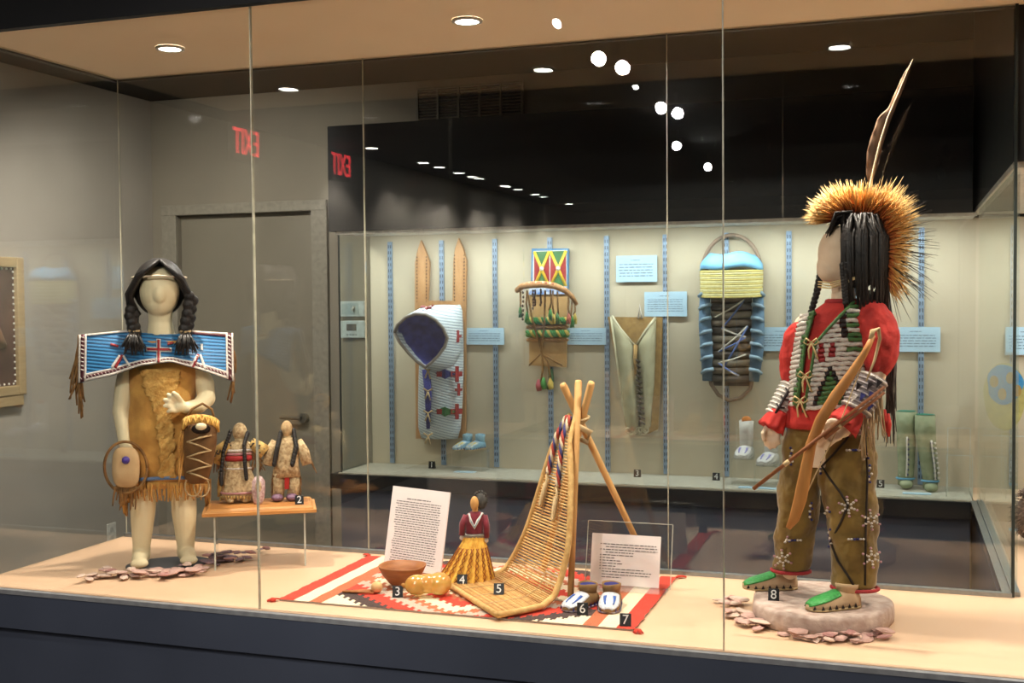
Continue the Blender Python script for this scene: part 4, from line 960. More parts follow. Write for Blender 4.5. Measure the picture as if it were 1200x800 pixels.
# girl: an arc in front of the plate and a heap behind, towards the riser, with shade put into its colour
GC = [(-2.235, 2.735), (-2.19, 2.775), (-2.13, 2.80), (-2.07, 2.825), (-2.02, 2.855), (-1.985, 2.885), (-1.965, 2.93)]
for i in range(62):
    t = R.random()*(len(GC)-1); k = int(t); q = t-k; x = lerp(GC[k][0], GC[k+1][0], q)+R.gauss(0, .014); y = lerp(GC[k][1], GC[k+1][1], q)+R.gauss(0, .022)
    ci = R.choice((0, 0, 1, 1, 2)); fcol = ('flat pinkish', 'flat pale cream', 'flat rose brown', 'flat mauve')[ci]
    flake(x, y, DECK+.003+(i % 5)*.0042, R.uniform(.017, .032), M_fl[ci], '%s stone flake in the arc before the feet of the girl mannequin' % fcol, 'pink flakes before the girl mannequin')
for i in range(46):
    x = -1.985+R.gauss(0, .035); y = 3.06+R.gauss(0, .05)+(x+1.985)*.7
    ci = R.choice((3, 3, 2)); fcol = ('flat pinkish', 'flat pale cream', 'flat rose brown', 'flat mauve')[ci]
    flake(x, y, DECK+.003+(i % 5)*.0042, R.uniform(.014, .026), M_fl[ci], '%s stone flake heaped between the girl mannequin and the clear riser' % fcol, 'shade-toned flakes beside the clear riser')
BCF = [(-.445, 3.06), (-.40, 2.96), (-.395, 2.885), (-.35, 2.825), (-.29, 2.775), (-.21, 2.745), (-.13, 2.745), (-.055, 2.79), (-.03, 2.83)]
for i in range(58):
    t = R.random()*(len(BCF)-1); k = int(t); q = t-k; x = lerp(BCF[k][0], BCF[k+1][0], q)+R.gauss(0, .012); y = lerp(BCF[k][1], BCF[k+1][1], q)+R.gauss(0, .014)
    if ((x+.19)/.172)**2+((y-2.95)/.192)**2 < 1.06:
        k_ = 1.08/math.sqrt(((x+.19)/.172)**2+((y-2.95)/.192)**2); x = -.19+(x+.19)*k_; y = 2.95+(y-2.95)*k_
    ci = R.choice((0, 1, 1, 2, 0)); fcol = ('flat pinkish', 'flat pale cream', 'flat rose brown', 'flat mauve')[ci]
    flake(x, y, DECK+.003+(i % 4)*.0042, R.uniform(.017, .030), M_fl[ci], '%s stone flake around the stone slab of the boy mannequin' % fcol, 'pink flakes around the stone slab')

# ================================================================ dolls on the wooden plaque
ang = math.radians(30.5); PC = Vector((-1.868, 3.077, 0)); ex = Vector((math.cos(ang), math.sin(ang), 0)); ey = Vector((-math.sin(ang), math.cos(ang), 0))
ri = thing('clear_riser', 'clear acrylic riser carrying the wooden doll plaque', 'riser', PC+Vector((0, 0, DECK+.0005)), ang)
G().b2(-.135, .135, -.075, .075, .1585, .1635).build('top_plate', M_acr, ri, False)
for sx0 in (-1, 1):
    p = G().b2(sx0*.133-.0025, sx0*.133+.0025, -.075, .075, 0, .158).build('side_plate', M_acr, ri, False)
    for yy in (-.0765, .0765): G().b2(sx0*.133-.0024, sx0*.133+.0024, yy-.0012, yy+.0012, 0, .158).build('polished_edge', M_acre, p, False)
pq = thing('wooden_plaque', 'honey coloured wooden plaque with a moulded edge on the clear riser', 'plaque', PC+Vector((0, 0, .9650)), ang)
M_oak = mat('honey_wood', (206, 150, 84), .5, (180, 118, 58), 12, .1, stretch=(1, 12, 12))
G().loft([[Vector((sx0*(.168-i), sy*(.096-i), z)) for sx0, sy in ((-1, -1), (1, -1), (1, 1), (-1, 1))] for i, z in ((0, 0), (0, .009), (.008, .0095), (.010, .014), (.016, .0195))]).build('board', M_oak, pq, False)
G().loft([[Vector((sx0*(.146-i), sy*(.076-i), z)) for sx0, sy in ((-1, -1), (1, -1), (1, 1), (-1, 1))] for i, z in ((0, .0196), (.003, .0200))]).build('inlay', mat('inlay_wood', (186, 128, 68), .5, (160, 102, 50), 14, stretch=(1, 12, 12)), pq, False)
M_dh = mat('mottled_hide', (214, 192, 150), .85, (146, 116, 78), 110, .5); M_dh2 = mat('yellow_hide', (214, 180, 110), .85, (150, 116, 62), 60, .4)
def doll_braids(S, root, paths, r=2.6):
    for pth in paths:
        g = G()
        for i in range(len(pth)-1):
            for k in range(7):
                t = k/7; c = S(*[lerp(pth[i][j], pth[i+1][j], t) for j in range(3)]); g.ell(c, (r*S.u, r*S.u*.8, r*S.u*1.3), 7, 5)
        g.build('braid', M_hair, root)
# woman doll
S = SH['doll_a']; u = S.u
da = S.root('hide_doll', 'hide doll in a long fringed dress with a red sash on the wooden plaque', 'doll')
g = G().ell(S(281, 506, 0), (8.5*u, 8.5*u, 11*u)).limb(S.pts([(281, 514, 0), (281, 522, 0)]), [6*u, 7*u])
g.build('head', M_dh, da)
g = G().loft([S.ring(x, y, 0, rx, ry, 28, wob=.03, k=6, ph=y) for x, y, rx, ry in ((281, 517, 9, 7), (281, 522, 17, 9), (280, 534, 14, 9), (279, 546, 14, 9), (280, 560, 18, 11), (281, 575, 22, 13), (282, 582, 24, 14))])
dr = g.build('dress', M_dh, da)
for pth in ([(268, 520, 0), (259, 528, -2), (251, 542, -3)], [(294, 519, 0), (303, 524, -2), (311, 530, -3)]):
    sl = G().tube(S.pts(pth), [7*u, 8*u, 9*u], 12).build('sleeve', M_dh2, dr)
    g = G()
    for i in range(11): strip(g, S(pth[1][0]+rnd(-8, 8), pth[1][1]+6, -4), S(pth[1][0]+rnd(-9, 9), pth[1][1]+rnd(20, 32), -4), 1*u)
    tag(g.build('sleeve_fringe', M_thong, sl), kind='stuff')
for y, m, h in ((527, M_bwhite, 1.6), (531, mat('rose_beads', (188, 134, 138), .5), 1.4), (536, mat('red_sash', (172, 48, 48), .8), 3.4), (548, M_bwhite, .9)):
    rr = S.ring(280, y, 0, interp([(522, 17), (534, 14.4), (550, 15)], y)+1, 9.6, 28); G().tube(rr+[rr[0]], h*u, 6, flat=(1, .5)).build('bead_band', m, dr)
g = G()
for i in range(40):
    a = 2*PI*i/40; p = S(282+24*math.cos(a), 581, 14*math.sin(a)); strip(g, p, p+Vector((rnd(-1, 1), rnd(-1, 1), -rnd(4, 6)))*u, 1.1*u, n=3)
for i in range(10): strip(g, S(rnd(256, 262), 552, 0), S(rnd(254, 262), 582, 0), 1.2*u)
tag(g.build('hem_fringe', M_dh2, dr), kind='stuff')
rr = S.ring(282, 576, 0, 23, 13.4, 28); G().tube(rr+[rr[0]], 1.3*u, 6).build('hem_bead_band', mat('rose_beads', (188, 134, 138), .5), dr)
for x, y in ((270, 586), (288, 587)):
    c = S(x, y, -6); c.z = 4*u; G().ell(c, (5.5*u, 8*u, 4*u)).build('foot', M_dh, da)
for pth in ([(268, 520), (259, 528), (251, 542)], [(294, 519), (303, 524), (311, 530)]):
    g = G()
    for i in range(16):
        t = i/15*1.99; k = int(t); q = t-k; g.ell(S(lerp(pth[k][0], pth[k+1][0], q)+rnd(-4, 4), lerp(pth[k][1], pth[k+1][1], q)+rnd(-4, 4), -10), 1.1*u, 5, 4)
    tag(g.build('sleeve_beads', M_bblack, dr), kind='stuff')
doll_braids(S, da, ([(270, 507, -5), (262, 530, -10), (259, 560, -12), (260, 568, -12)], [(290, 508, -5), (286, 522, -10), (287, 545, -12), (289, 563, -13)]))
# man doll
S = SH['doll_b']; u = S.u
db = S.root('hide_doll', 'hide doll in tunic and leggings with a red flap, beside the number 2', 'doll')
G().ell(S(336, 503, 0), (7*u, 7.5*u, 10.5*u)).limb(S.pts([(336, 510, 0), (336, 518, 0)]), [5*u, 6*u]).build('head', mat('doll_face', (204, 176, 130), .8, (150, 118, 80), 120, .3), db)
tu = G().loft([S.ring(x, y, 0, rx, ry, 28, wob=.03, k=5, ph=y) for x, y, rx, ry in ((336, 513, 8, 6), (336, 518, 15, 8), (336, 530, 14, 9), (336, 545, 14.5, 9), (336, 558, 17, 10))]).build('tunic', M_dh, db)
for pth in ([(324, 518, 0), (317, 530, 0), (313, 545, -3)], [(348, 517, 0), (356, 530, 0), (360, 544, -3)]):
    sl = G().tube(S.pts(pth), [6.5*u, 7*u, 6*u], 12).build('sleeve', M_dh, tu); sd = 1 if pth[0][0] > 336 else -1
    g = G()
    for i in range(9):
        t = i/8; strip(g, S(lerp(pth[0][0], pth[2][0], t)+sd*6, lerp(pth[0][1], pth[2][1], t), 0), S(lerp(pth[0][0], pth[2][0], t)+sd*rnd(8, 12), lerp(pth[0][1], pth[2][1], t)+rnd(8, 12), -2), .9*u, n=3)
    tag(g.build('sleeve_fringe', M_thong, sl), kind='stuff')
for x, y0, y1 in ((327, 554, 584), (344, 554, 584)):
    lg = G().tube(S.pts([(x, y0, 0), (x, 570, 0), (x-1, y1, 0)]), [7.2*u, 7*u, 6.6*u], 14).build('legging', M_dh, db); sd = 1 if x > 336 else -1
    g = G()
    for i in range(9): strip(g, S(x+sd*6.5, 556+i*3, 0), S(x+sd*rnd(8, 10), 562+i*3, 0), .9*u, n=3)
    tag(g.build('legging_fringe', M_thong, lg), kind='stuff')
    c = S(x-2, 586, -6); c.z = 4.6*u; G().ell(c, (7*u, 8.5*u, 4.6*u)).build('foot', mat('mauve_beads', (146, 110, 132), .5, (96, 70, 92), 200, .4), db)
G().prism(S.pts([(333.5, 557, -9), (339, 557, -9), (338.5, 573, -8), (333.5, 573, -8)]), (0, 1.2*u, 0)).build('red_flap', mat('red_flap_cloth', (186, 42, 38), .8), db, False)
doll_braids(S, db, ([(329, 508, -4), (325, 525, -9), (321, 547, -11)], [(344, 505, -2), (347, 524, -8), (342, 547, -11)]), 3)
# small white beaded figure
S = SH['baby']; u = S.u
bb = S.root('beaded_amulet', 'small white beaded baby figure between the two hide dolls', 'doll')
G().loft([S.ring(x, y, 0, rx, ry, 20) for x, y, rx, ry in ((305, 589, 4, 3), (305, 584, 6.5, 4), (305, 572, 8, 5), (305, 562, 7.5, 5), (305, 557, 4.5, 3.5), (305, 555.5, 1.5, 1.5))]).build('body', mat('white_pink_beads', (226, 206, 202), .4, (168, 124, 128), 120, .6), bb)
G().ell(S(305, 568, -5), (3.6*u, 1.4*u, 7*u)).build('face_panel', M_dh, bb)
number_tag('2', PC+ex*.118-ey*.062+Vector((0, 0, .9853)), ang, .028, .25, 'on the wooden doll plaque')

# ================================================================ woven rug
RC = [mat('rug_red', (212, 74, 56), .95, (192, 58, 44), 220, .8), mat('rug_cream', (238, 222, 192), .95, (222, 204, 172), 220, .8), mat('rug_rust', (190, 112, 78), .95, (170, 94, 62), 220, .8),
      mat('rug_grey', (196, 178, 162), .95, (176, 158, 142), 220, .8), mat('rug_dark', (84, 66, 62), .95, (64, 50, 48), 220, .8)]
rx0, rx1, ry0, ry1 = -1.580, -.606, 2.688, 3.238; nx, ny = 150, 84
def rugcol(i, j):
    x = min(i, nx-1-i); y = j
    if x < 7: return 0
    if x < 14: return 1
    if x < 20: return 2
    t = abs(i-(nx-1)/2)/55.0+abs(j-(ny-1)/2)/42.0
    t += .055*((i//2) % 2)
    seq = [(.16, 4), (.32, 0), (.5, 1), (.6, 2), (.78, 0), (.97, 1), (1.08, 2), (1.24, 3), (1.46, 0), (1.68, 4), (2.3, 1)]
    for lim, c in seq:
        if t < lim: return c
    return 1
g = G(); hx, hy = (rx1-rx0)/nx, (ry1-ry0)/ny
R = random.Random(2); ed = [R.uniform(-.0025, .0025) for _ in range(200)]
vs = []
for j in range(ny+1):
    for i in range(nx+1):
        x = rx0+i*hx; y = ry0+j*hy
        if i in (0, nx): x += ed[j % 200]
        if j in (0, ny): y += ed[i % 200]*.6
        vs.append((x, y, .0055+.0006*math.sin(i*.35)*math.sin(j*.41)))
fs = []; ms = []
for j in range(ny):
    for i in range(nx): fs.append((j*(nx+1)+i, j*(nx+1)+i+1, (j+1)*(nx+1)+i+1, (j+1)*(nx+1)+i)); ms.append(rugcol(i, j))
g.v = vs; g.f = fs; g.m = ms; g.t = [0]*len(vs)
rug = thing('woven_rug', 'red, cream and rust woven wool rug with serrated pattern on the deck', 'rug', (0, 0, DECK+.0002))
g.build('weave', RC, rug, False)
G().b2(rx0+.002, rx1-.002, ry0+.002, ry1-.002, 0, .0042).build('underside', RC[3], rug, False)
for x in (rx0, rx1):
    for y in (ry0, ry1):
        g = G(); sx0 = 1 if x == rx1 else -1; sy = 1 if y == ry1 else -1
        for k in range(7): g.tube([(x-sx0*.004, y-sy*.006, .004), (x+sx0*(.004+.002*k), y+sy*.006, .008), (x+sx0*(.001+.004*k), y+sy*(.016+.003*(k % 3)), .003)], .0022, 5)
        g.build('corner_tassel', RC[0], rug)
RZ = DECK+.0068
# ================================================================ text board and label stand
def leaning(name, label, b0, b1, h, lean, th, m, cat):
    b0, b1 = Vector(b0), Vector(b1); e = (b1-b0); w_ = e.length; rz = math.atan2(e.y, e.x); t = thing(name, label, cat, (b0+b1)/2, rz)
    R_ = Matrix.Rotation(-lean, 3, 'X'); return t, w_, R_
t, w_, R_ = leaning('text_board', 'tall white text board standing on the rug behind the wooden bowl', (-1.471, 3.115, RZ+.001), (-1.258, 3.047, RZ+.001), .238, .2, .004, M_paper, 'sign')
H = .240; ez = R_ @ Vector((0, 0, 1)); nn = R_ @ Vector((0, 1, 0))
P4 = [Vector((-w_/2, 0, 0)), Vector((w_/2, 0, 0)), Vector((w_/2, 0, 0))+ez*H, Vector((-w_/2, 0, 0))+ez*H]
G().prism(P4, nn*.004).build('board', M_paper, t, False)
g = G(); print_lines(g, Vector((-w_*.22, 0, 0))+ez*H*.875, (1, 0, 0), ez, w_*.42, H*.035, 1, 40)
print_lines(g, Vector((-w_*.41, 0, 0))+ez*H*.835, (1, 0, 0), ez, w_*.80, H*.76, 26, 41, gap=.05)
g.build('printed_text', M_print, t, False)
G().prism([Vector((-.03, .004, 0))+ez*.15, Vector((.03, .004, 0))+ez*.15, Vector((.03, .075, 0)), Vector((-.03, .075, 0))], (0, .003, .0005)).build('easel_back', M_acr, t, False)
t, w_, R_ = leaning('label_stand', 'clear acrylic stand holding a white numbered list at the rug corner', (-.819, 3.072, RZ+.002), (-.624, 3.072, RZ+.002), .15, .24, .003, M_paper, 'sign')
H = .142; ez = R_ @ Vector((0, 0, 1)); nn = R_ @ Vector((0, 1, 0))
def q4(x0, x1, z0, z1, off): return [Vector((x0, 0, 0))+ez*z0+nn*off, Vector((x1, 0, 0))+ez*z0+nn*off, Vector((x1, 0, 0))+ez*z1+nn*off, Vector((x0, 0, 0))+ez*z1+nn*off]
sheet = G().prism(q4(-w_/2, w_/2, .003, H, 0), nn*.0012).build('list_sheet', M_paper, t, False)
g = G(); y = .82
for i, (ind, ln) in enumerate(((0, .78), (.04, .76), (0, .82), (.04, .42), (0, .45), (0, .18), (0, .26), (0, .30), (0, .2), (0, .62), (.0, .74), (.0, .70), (.0, .28))):
    org = Vector((-w_*.33+ind*w_, 0, 0))+ez*H*y-nn*.0004; print_lines(g, org, (1, 0, 0), ez, w_*ln, H*.047, 1, 60+i); y -= .053
    if ind == 0 and i < 10: print_lines(g, Vector((-w_*.37, 0, 0))+ez*H*(y+.053)-nn*.0004, (1, 0, 0), ez, w_*.02, H*.047, 1, 80+i)
g.build('printed_list', M_print, sheet, False)
G().prism(q4(-w_/2-.014, w_/2+.030, 0, H+.034, .0035), nn*.003).build('acrylic_panel', M_acr, t, False)
for z0, z1, x0, x1 in ((H+.034, H+.0355, -w_/2-.014, w_/2+.030), (0, H+.034, -w_/2-.0155, -w_/2-.014), (0, H+.034, w_/2+.030, w_/2+.0315)): G().prism(q4(x0, x1, z0, z1, .0033), nn*.0034).build('polished_edge', M_acre, t, False)
G().prism([Vector((-w_/2-.014, .0, .0)), Vector((w_/2+.03, .0, .0)), Vector((w_/2+.03, -.06, 0)), Vector((-w_/2-.014, -.06, 0))], (0, 0, .003)).build('acrylic_foot', M_acr, t, False)

# ================================================================ willow rod backrest on a tripod
bk = thing('willow_backrest', 'willow rod backrest hung from a three pole tripod, spread on the rug', 'backrest', (-.952, 2.675, RZ))
ORG = Vector((-.952, 2.675, 0)); e1 = Vector((.679, -.734, 0)); e2 = Vector((.734, .679, 0))
F = (Vector((-.952, 2.675, 0))+Vector((-1.205, 2.949, 0)))/2-ORG
APX = Vector((-.848, 3.055, 0))-ORG; APH = 1.272-RZ
sA = (APX-F).dot(e2); offA = (APX-F).dot(e1)
PR = [(0, (0, .0095, .186, 0)), (.10, (.07, .0095, .182, -.02)), (.20, (.135, .011, .172, -.05)), (.27, (.178, .028, .160, -.08)), (.34, (.206, .075, .148, -.08)), (.48, (.234, .17, .124, .06)), (.70, (.266, .31, .082, .45)), (.88, (.290, .415, .042, .85)), (1, (sA-.012, .478, .016, 1))]
def matpt(s, q):
    """s along the mat, q -1..1 across it"""
    a, z, hw_, k = interp(PR, s); k2 = (k*k*(3-2*k) if k < 1 else 1) if k > 0 else k*3.5
    return F+e2*a+e1*(q*hw_+(offA*k2 if k > 0 else k*.16))+Vector((0, 0, z))
M_wil = [mat('willow_rod', (220, 178, 112), .6, (190, 142, 80), 60, .1), mat('willow_rod_pale', (232, 194, 128), .6, (204, 162, 96), 60, .1), mat('willow_rod_dark', (200, 152, 90), .6, (168, 118, 64), 60, .1)]
R = random.Random(8); acc = 0.0; last = matpt(0, 0); nxt = .003; k = 0
for i in range(1, 4001):
    s = .962*i/4000; c = matpt(s, 0); acc += (c-last).length; last = c
    if acc < nxt: continue
    nxt += interp([(0, .0066), (.25, .0066), (.34, .0082), (1, .0086)], s); k += 1
    a, b = matpt(s, -1), matpt(s, 1); m_ = c+Vector((R.uniform(-.0006, .0006), 0, R.uniform(-.0005, .0005)))
    G().tube([a, m_, b], R.uniform(.0026, .0031), 6).build('willow_rod', M_wil[R.choice((0, 0, 1, 2))], bk)
for q in (-1, 1): G().tube([matpt(i/40, q) for i in range(41)], [.0085 if i < 34 else .0065 for i in range(41)], 10).build('edge_binding', mat('edge_hide', (214, 178, 116), .8, (186, 144, 84), 60, .4), bk)
for q in (-.45, 0, .45): G().tube([matpt(i/60, q)+Vector((-.002, -.002, .0032)) for i in range(56)], .0009, 5).build('binding_thread', M_hide, bk)
G().tube([matpt(0, -1), matpt(0, 1)], .0075, 8).build('front_binding', mat('edge_hide', (214, 178, 116), .8, (186, 144, 84), 60, .4), bk)
M_pole = mat('tripod_pole', (216, 172, 110), .5, (194, 144, 84), 30, .15, stretch=(1, 1, .15))
APW = APX+Vector((0, 0, APH))
for ft, top in (((-.818, 2.872), (-.846, 3.066, 1.378)), ((-.668, 3.205), (-.888, 3.05, 1.370)), ((-.985, 3.17), (-.80, 3.035, 1.377))):
    f_ = Vector((ft[0], ft[1], RZ))-Vector((ORG.x, ORG.y, RZ)); tp = Vector(top)-Vector((ORG.x, ORG.y, RZ)); f_.z = .008
    mid = f_.lerp(tp, .5); G().tube([f_, mid, f_.lerp(tp, .985), tp], [.0085, .0095, .0105, .008], 12).build('tripod_pole', M_pole, bk)
for k in range(4): 
    G().tube([APW+Vector((.021*math.cos(a)+.004*k, .02*math.sin(a), .004*k-.008+.006*math.sin(a))) for a in [2*PI*j/16 for j in range(17)]], .004, 6).build('lashing', M_hide, bk)
G().tube([APW+Vector((-.012, -.02, -.005)), APW+Vector((.012, -.03, -.018)), APW+Vector((.044, -.025, -.034)), APW+Vector((.036, -.02, -.062)), APW+Vector((.004, -.02, -.05)), APW+Vector((-.02, -.02, -.07))], [.006, .009, .010, .009, .007, .005], 8, flat=(1, .5)).build('hide_loop', M_hide, bk)
# striped braided straps down the top of the mat
bc = [mat('braid_red', (180, 70, 56), .7), mat('braid_blue', (66, 66, 120), .7), mat('braid_cream', (222, 204, 172), .7)]
nrm = Vector((-.55, -.55, .35)).normalized()
for q0, q1, s1 in ((-.55, -.5, .70), (.35, .3, .66)):
    for k in range(3):
        pts = []
        for i in range(31):
            t = i/30; s = lerp(.985, s1, t); ph = t*22+k*2.094
            pts.append(matpt(s, lerp(q0, q1, t))+e1*.0055*math.sin(ph)+nrm*(.010+.0035*math.cos(ph)))
        G().tube(pts, .0042, 6).build('braided_strap', bc[k], bk)
    G().tube([matpt(s1, q1)+nrm*.011, matpt(s1-.05, q1)+nrm*.011+e1*.008, matpt(s1-.13, q1)+nrm*.011+e1*.007, matpt(s1-.14, q1)+nrm*.011, matpt(s1-.13, q1)+nrm*.011-e1*.007, matpt(s1-.04, q1)+nrm*.011-e1*.004], .0042, 6).build('strap_loop', M_hide, bk)
number_tag('5', (matpt(.11, .12)+ORG+Vector((0, 0, RZ+.0035))), math.radians(15), .030, .5, 'standing on the willow backrest')

# ================================================================ bowl, gourd, ball and sticks
bo = thing('wooden_bowl', 'brown turned wooden bowl on the rug before the tall text board', 'bowl', (-1.318, 2.915, RZ))
prof = [(.0, .0), (.026, .0), (.040, .012), (.056, .034), (.0655, .054), (.0665, .058), (.063, .058), (.053, .036), (.036, .014), (.0, .008)]
G().loft([[Vector((max(r, .0004)*math.cos(2*PI*j/48)*(1+.015*math.sin(2*2*PI*j/48)), max(r, .0004)*math.sin(2*PI*j/48), z+.0012*math.sin(3*2*PI*j/48)*(z > .03))) for j in range(48)] for r, z in prof]).build('bowl_body', mat('bowl_wood', (166, 108, 62), .5, (134, 80, 42), 18, .2, stretch=(1, 1, 4)), bo)
go = thing('gourd_rattle', 'amber translucent gourd lying beside the number 3', 'gourd', (-1.200, 2.830, RZ+.001), math.radians(20))
m = mat('amber_gourd', (244, 212, 128), .18, (228, 184, 92), 12, .05); b = m.node_tree.nodes['Principled BSDF']; b.inputs['Transmission Weight'].default_value = .55; b.inputs['Subsurface Weight'].default_value = .2
g = G().ell((-.034, 0, .030), (.034, .029, .028), 20, 12).ell((.026, .002, .032), (.034, .033, .031), 20, 12).ell((-.004, 0, .033), (.032, .027, .027), 20, 12)
g.build('gourd', m, go, remesh=.0025)
g = G().tube([(-.064, 0, .028), (-.072, .001, .03), (-.074, .002, .034)], [.008, .005, .004], 10); g.build('stem', mat('gourd_stem', (196, 140, 66), .6), go)
o = G().ell((0, 0, .0158), (.0165, .0165, .0158), 20, 14).build('hide_ball', mat('ball_hide', (222, 188, 136), .7, (200, 160, 106), 40, .2), None); o.location = (-1.352, 2.82, RZ); tag(o, 'small tan hide ball at the end of the thin sticks', 'ball')
for i, lab in enumerate(('thin brown stick lying left of the hide ball, closest to the text board', 'thin brown stick in the middle beside the hide ball', 'thin brown stick lying along the rug edge beside the hide ball')):
    o = G().tube([(-.088, 0, 0), (-.03, .001, .0004), (0, 0, 0)], [.0028, .0033, .0028], 8).build('stick', mat('stick_wood', (176, 112, 62), .6, (146, 86, 44), 60), None)
    o.location = (-1.362+.004*i, 2.832-.014*i, RZ+.0036); o.rotation_euler = (0, 0, math.radians(26-9*i)); tag(o, lab, 'stick')
number_tag('3', (-1.278, 2.792, RZ), math.radians(18), .030, .3, 'between the bowl and the amber gourd')

# ================================================================ doll in a yellow skirt
S = SH['doll4']; u = S.u
dd = S.root('skirt_doll', 'cloth doll in maroon blouse and long pleated yellow skirt', 'doll')
M_ysk = mat('yellow_print', (240, 192, 84), .85, (206, 146, 54), 70, .2); rg = []
for i in range(20):
    t = i/19; y = lerp(627, 680, t); cx = lerp(556, 548, t**1.3); rr = lerp(11, 31, t**1.05)
    rg.append([S(cx, y, 0)+Vector((rr*u*math.cos(a)*(1+.5*max(0, -math.cos(a))*.35*t)*(1+.07*(.3+t)*math.sin(17*a)), rr*.8*u*math.sin(a)*(1+.09*(.3+t)*math.sin(17*a)), 0)) for a in [2*PI*j/136 for j in range(136)]])
sk = G().loft(rg).build('skirt', M_ysk, dd)
g = G()
for k in range(17):
    a = 2*PI*k/17+.2
    for dlt in (-.09, .09):
        pts = []
        for i in range(7):
            t = .25+.72*i/6; y = lerp(627, 680, t); cx = lerp(556, 548, t**1.3); rr = lerp(11, 31, t**1.05)*1.06; aa = a+dlt*math.sin(i*PI)+dlt*(1 if i % 2 else -1)
            pts.append(S(cx, y, 0)+Vector((rr*u*math.cos(aa)*(1+.5*max(0, -math.cos(aa))*.35*t), rr*.8*u*math.sin(aa), 0)))
        g.tube(pts, .55*u, 4)
tag(g.build('skirt_print', mat('skirt_dark_print', (150, 84, 38), .85), sk), kind='stuff')
G().tube(S.pts([(548, 684, 0), (548, 680, 0)]), 1, 8) if False else None
c = S(548, 683, 0); G().loft([[Vector((c.x+k*28*u*math.cos(2*PI*j/32), k*24*u*math.sin(2*PI*j/32), z)) for j in range(32)] for k, z in ((.97, .0008), (1, .002), (1, .006), (.96, .0075))]).build('base', mat('dark_base_wood', (92, 60, 38), .6), dd)
bl = G().loft([S.ring(x, y, 0, rx, ry, 24) for x, y, rx, ry in ((557, 599, 5, 4), (557, 603, 11, 6.5), (556, 612, 11, 7), (556, 622, 10, 6.5), (556, 629, 10.5, 7))]).build('blouse', mat('maroon_velvet', (128, 32, 48), .8, (98, 20, 36), 60, .2, sheen=.3), dd)
for pth in ([(547, 604, 0), (542, 614, -2), (541, 627, -3)], [(567, 604, 0), (570, 616, -2), (570, 630, -3)]):
    G().tube(S.pts(pth), [4.3*u, 4*u, 3.4*u], 12).build('sleeve', mat('maroon_velvet', (128, 32, 48)), bl)
    x, y, d = pth[-1]; G().ell(S(x, y+3, d), (2.4*u, 2.2*u, 3*u)).build('hand', mat('doll_hand', (224, 212, 200), .6), dd)
G().ell(S(556, 590, -2), (5*u, 5*u, 8.4*u)).limb(S.pts([(557, 595, 0), (557, 601, 0)]), [3.2*u, 3.6*u]).build('head', mat('doll_skin', (206, 160, 96), .7, (186, 138, 78), 60), dd)
g = G().ell(S(563, 587, 6), (8*u, 7.5*u, 10*u)); R = random.Random(6)
for i in range(60):
    a = R.uniform(0, 2*PI); b_ = R.uniform(-1, 1); p = S(563, 586, 6)+Vector((7*math.cos(a), 6.5*b_, 9*math.sin(a)))*u; g.tube([p, p+Vector((2.4*math.cos(a), 2*b_, 2.4*math.sin(a)+.5))*u], [.8*u, .2*u], 4)
g.build('hair', mat('grey_wool_hair', (84, 82, 78), .85, (48, 46, 44), 80, .6), dd)
for k, m in ((0, M_bwhite), (1.6, M_sky), (3.2, M_bwhite)): G().tube(S.pts([(550-k*.3, 602, -6), (551+k*.5, 611, -9), (556, 620-k, -10), (561-k*.5, 610, -9), (565+k*.3, 601, -5)]), 1*u, 6).build('bead_necklace', m, bl)
rr = S.ring(556, 627, 0, 11.6, 8, 24); G().tube(rr+[rr[0]], 2.8*u, 6, flat=(1, .5)).build('silver_belt', mat('silver_belt', (150, 142, 130), .4, metal=.5), bl)
number_tag('4', (-1.147, 2.935, RZ+.0075), math.radians(20), .030, .4, 'at the hem of the yellow skirt')

# ================================================================ beaded moccasins on the rug
MC6 = dict(upper=mat('tan_buckskin', (156, 124, 82), .85, (126, 96, 58), 40, .3), vamp=mat('white_blue_beads', (226, 226, 228), .35, (180, 186, 200), 200, .6), motif=mat('blue_beads', (60, 108, 190), .35, (40, 80, 160), 200, .5), sole=mat('beaded_rim', (110, 70, 84), .4, (200, 200, 206), 160, .4), edge=M_bnavy, lining=mat('navy_felt', (46, 46, 118), .9))
for lab, x, y, a in (('beaded blue and white moccasin next to the front tripod pole', -.782, 2.845, -112), ('beaded blue and white moccasin on the side of the label stand', -.708, 2.862, -82)):
    o = moccasin('beaded_moccasin', .125, MC6, None, (x, y, RZ), math.radians(a), cuff=.2, wid=1.2); tag(o, lab, 'moccasin', 'pair of moccasins on the rug')
number_tag('6', (-.758, 2.770, RZ), math.radians(12), .030, .3, 'in front of the beaded moccasins on the rug')
number_tag('7', (-.632, 2.704, RZ), math.radians(10), .030, .35, 'on the red corner of the rug')
number_tag('8', (-.297, 2.885, .8495), math.radians(3), .029, .3, 'on the pale stone slab')

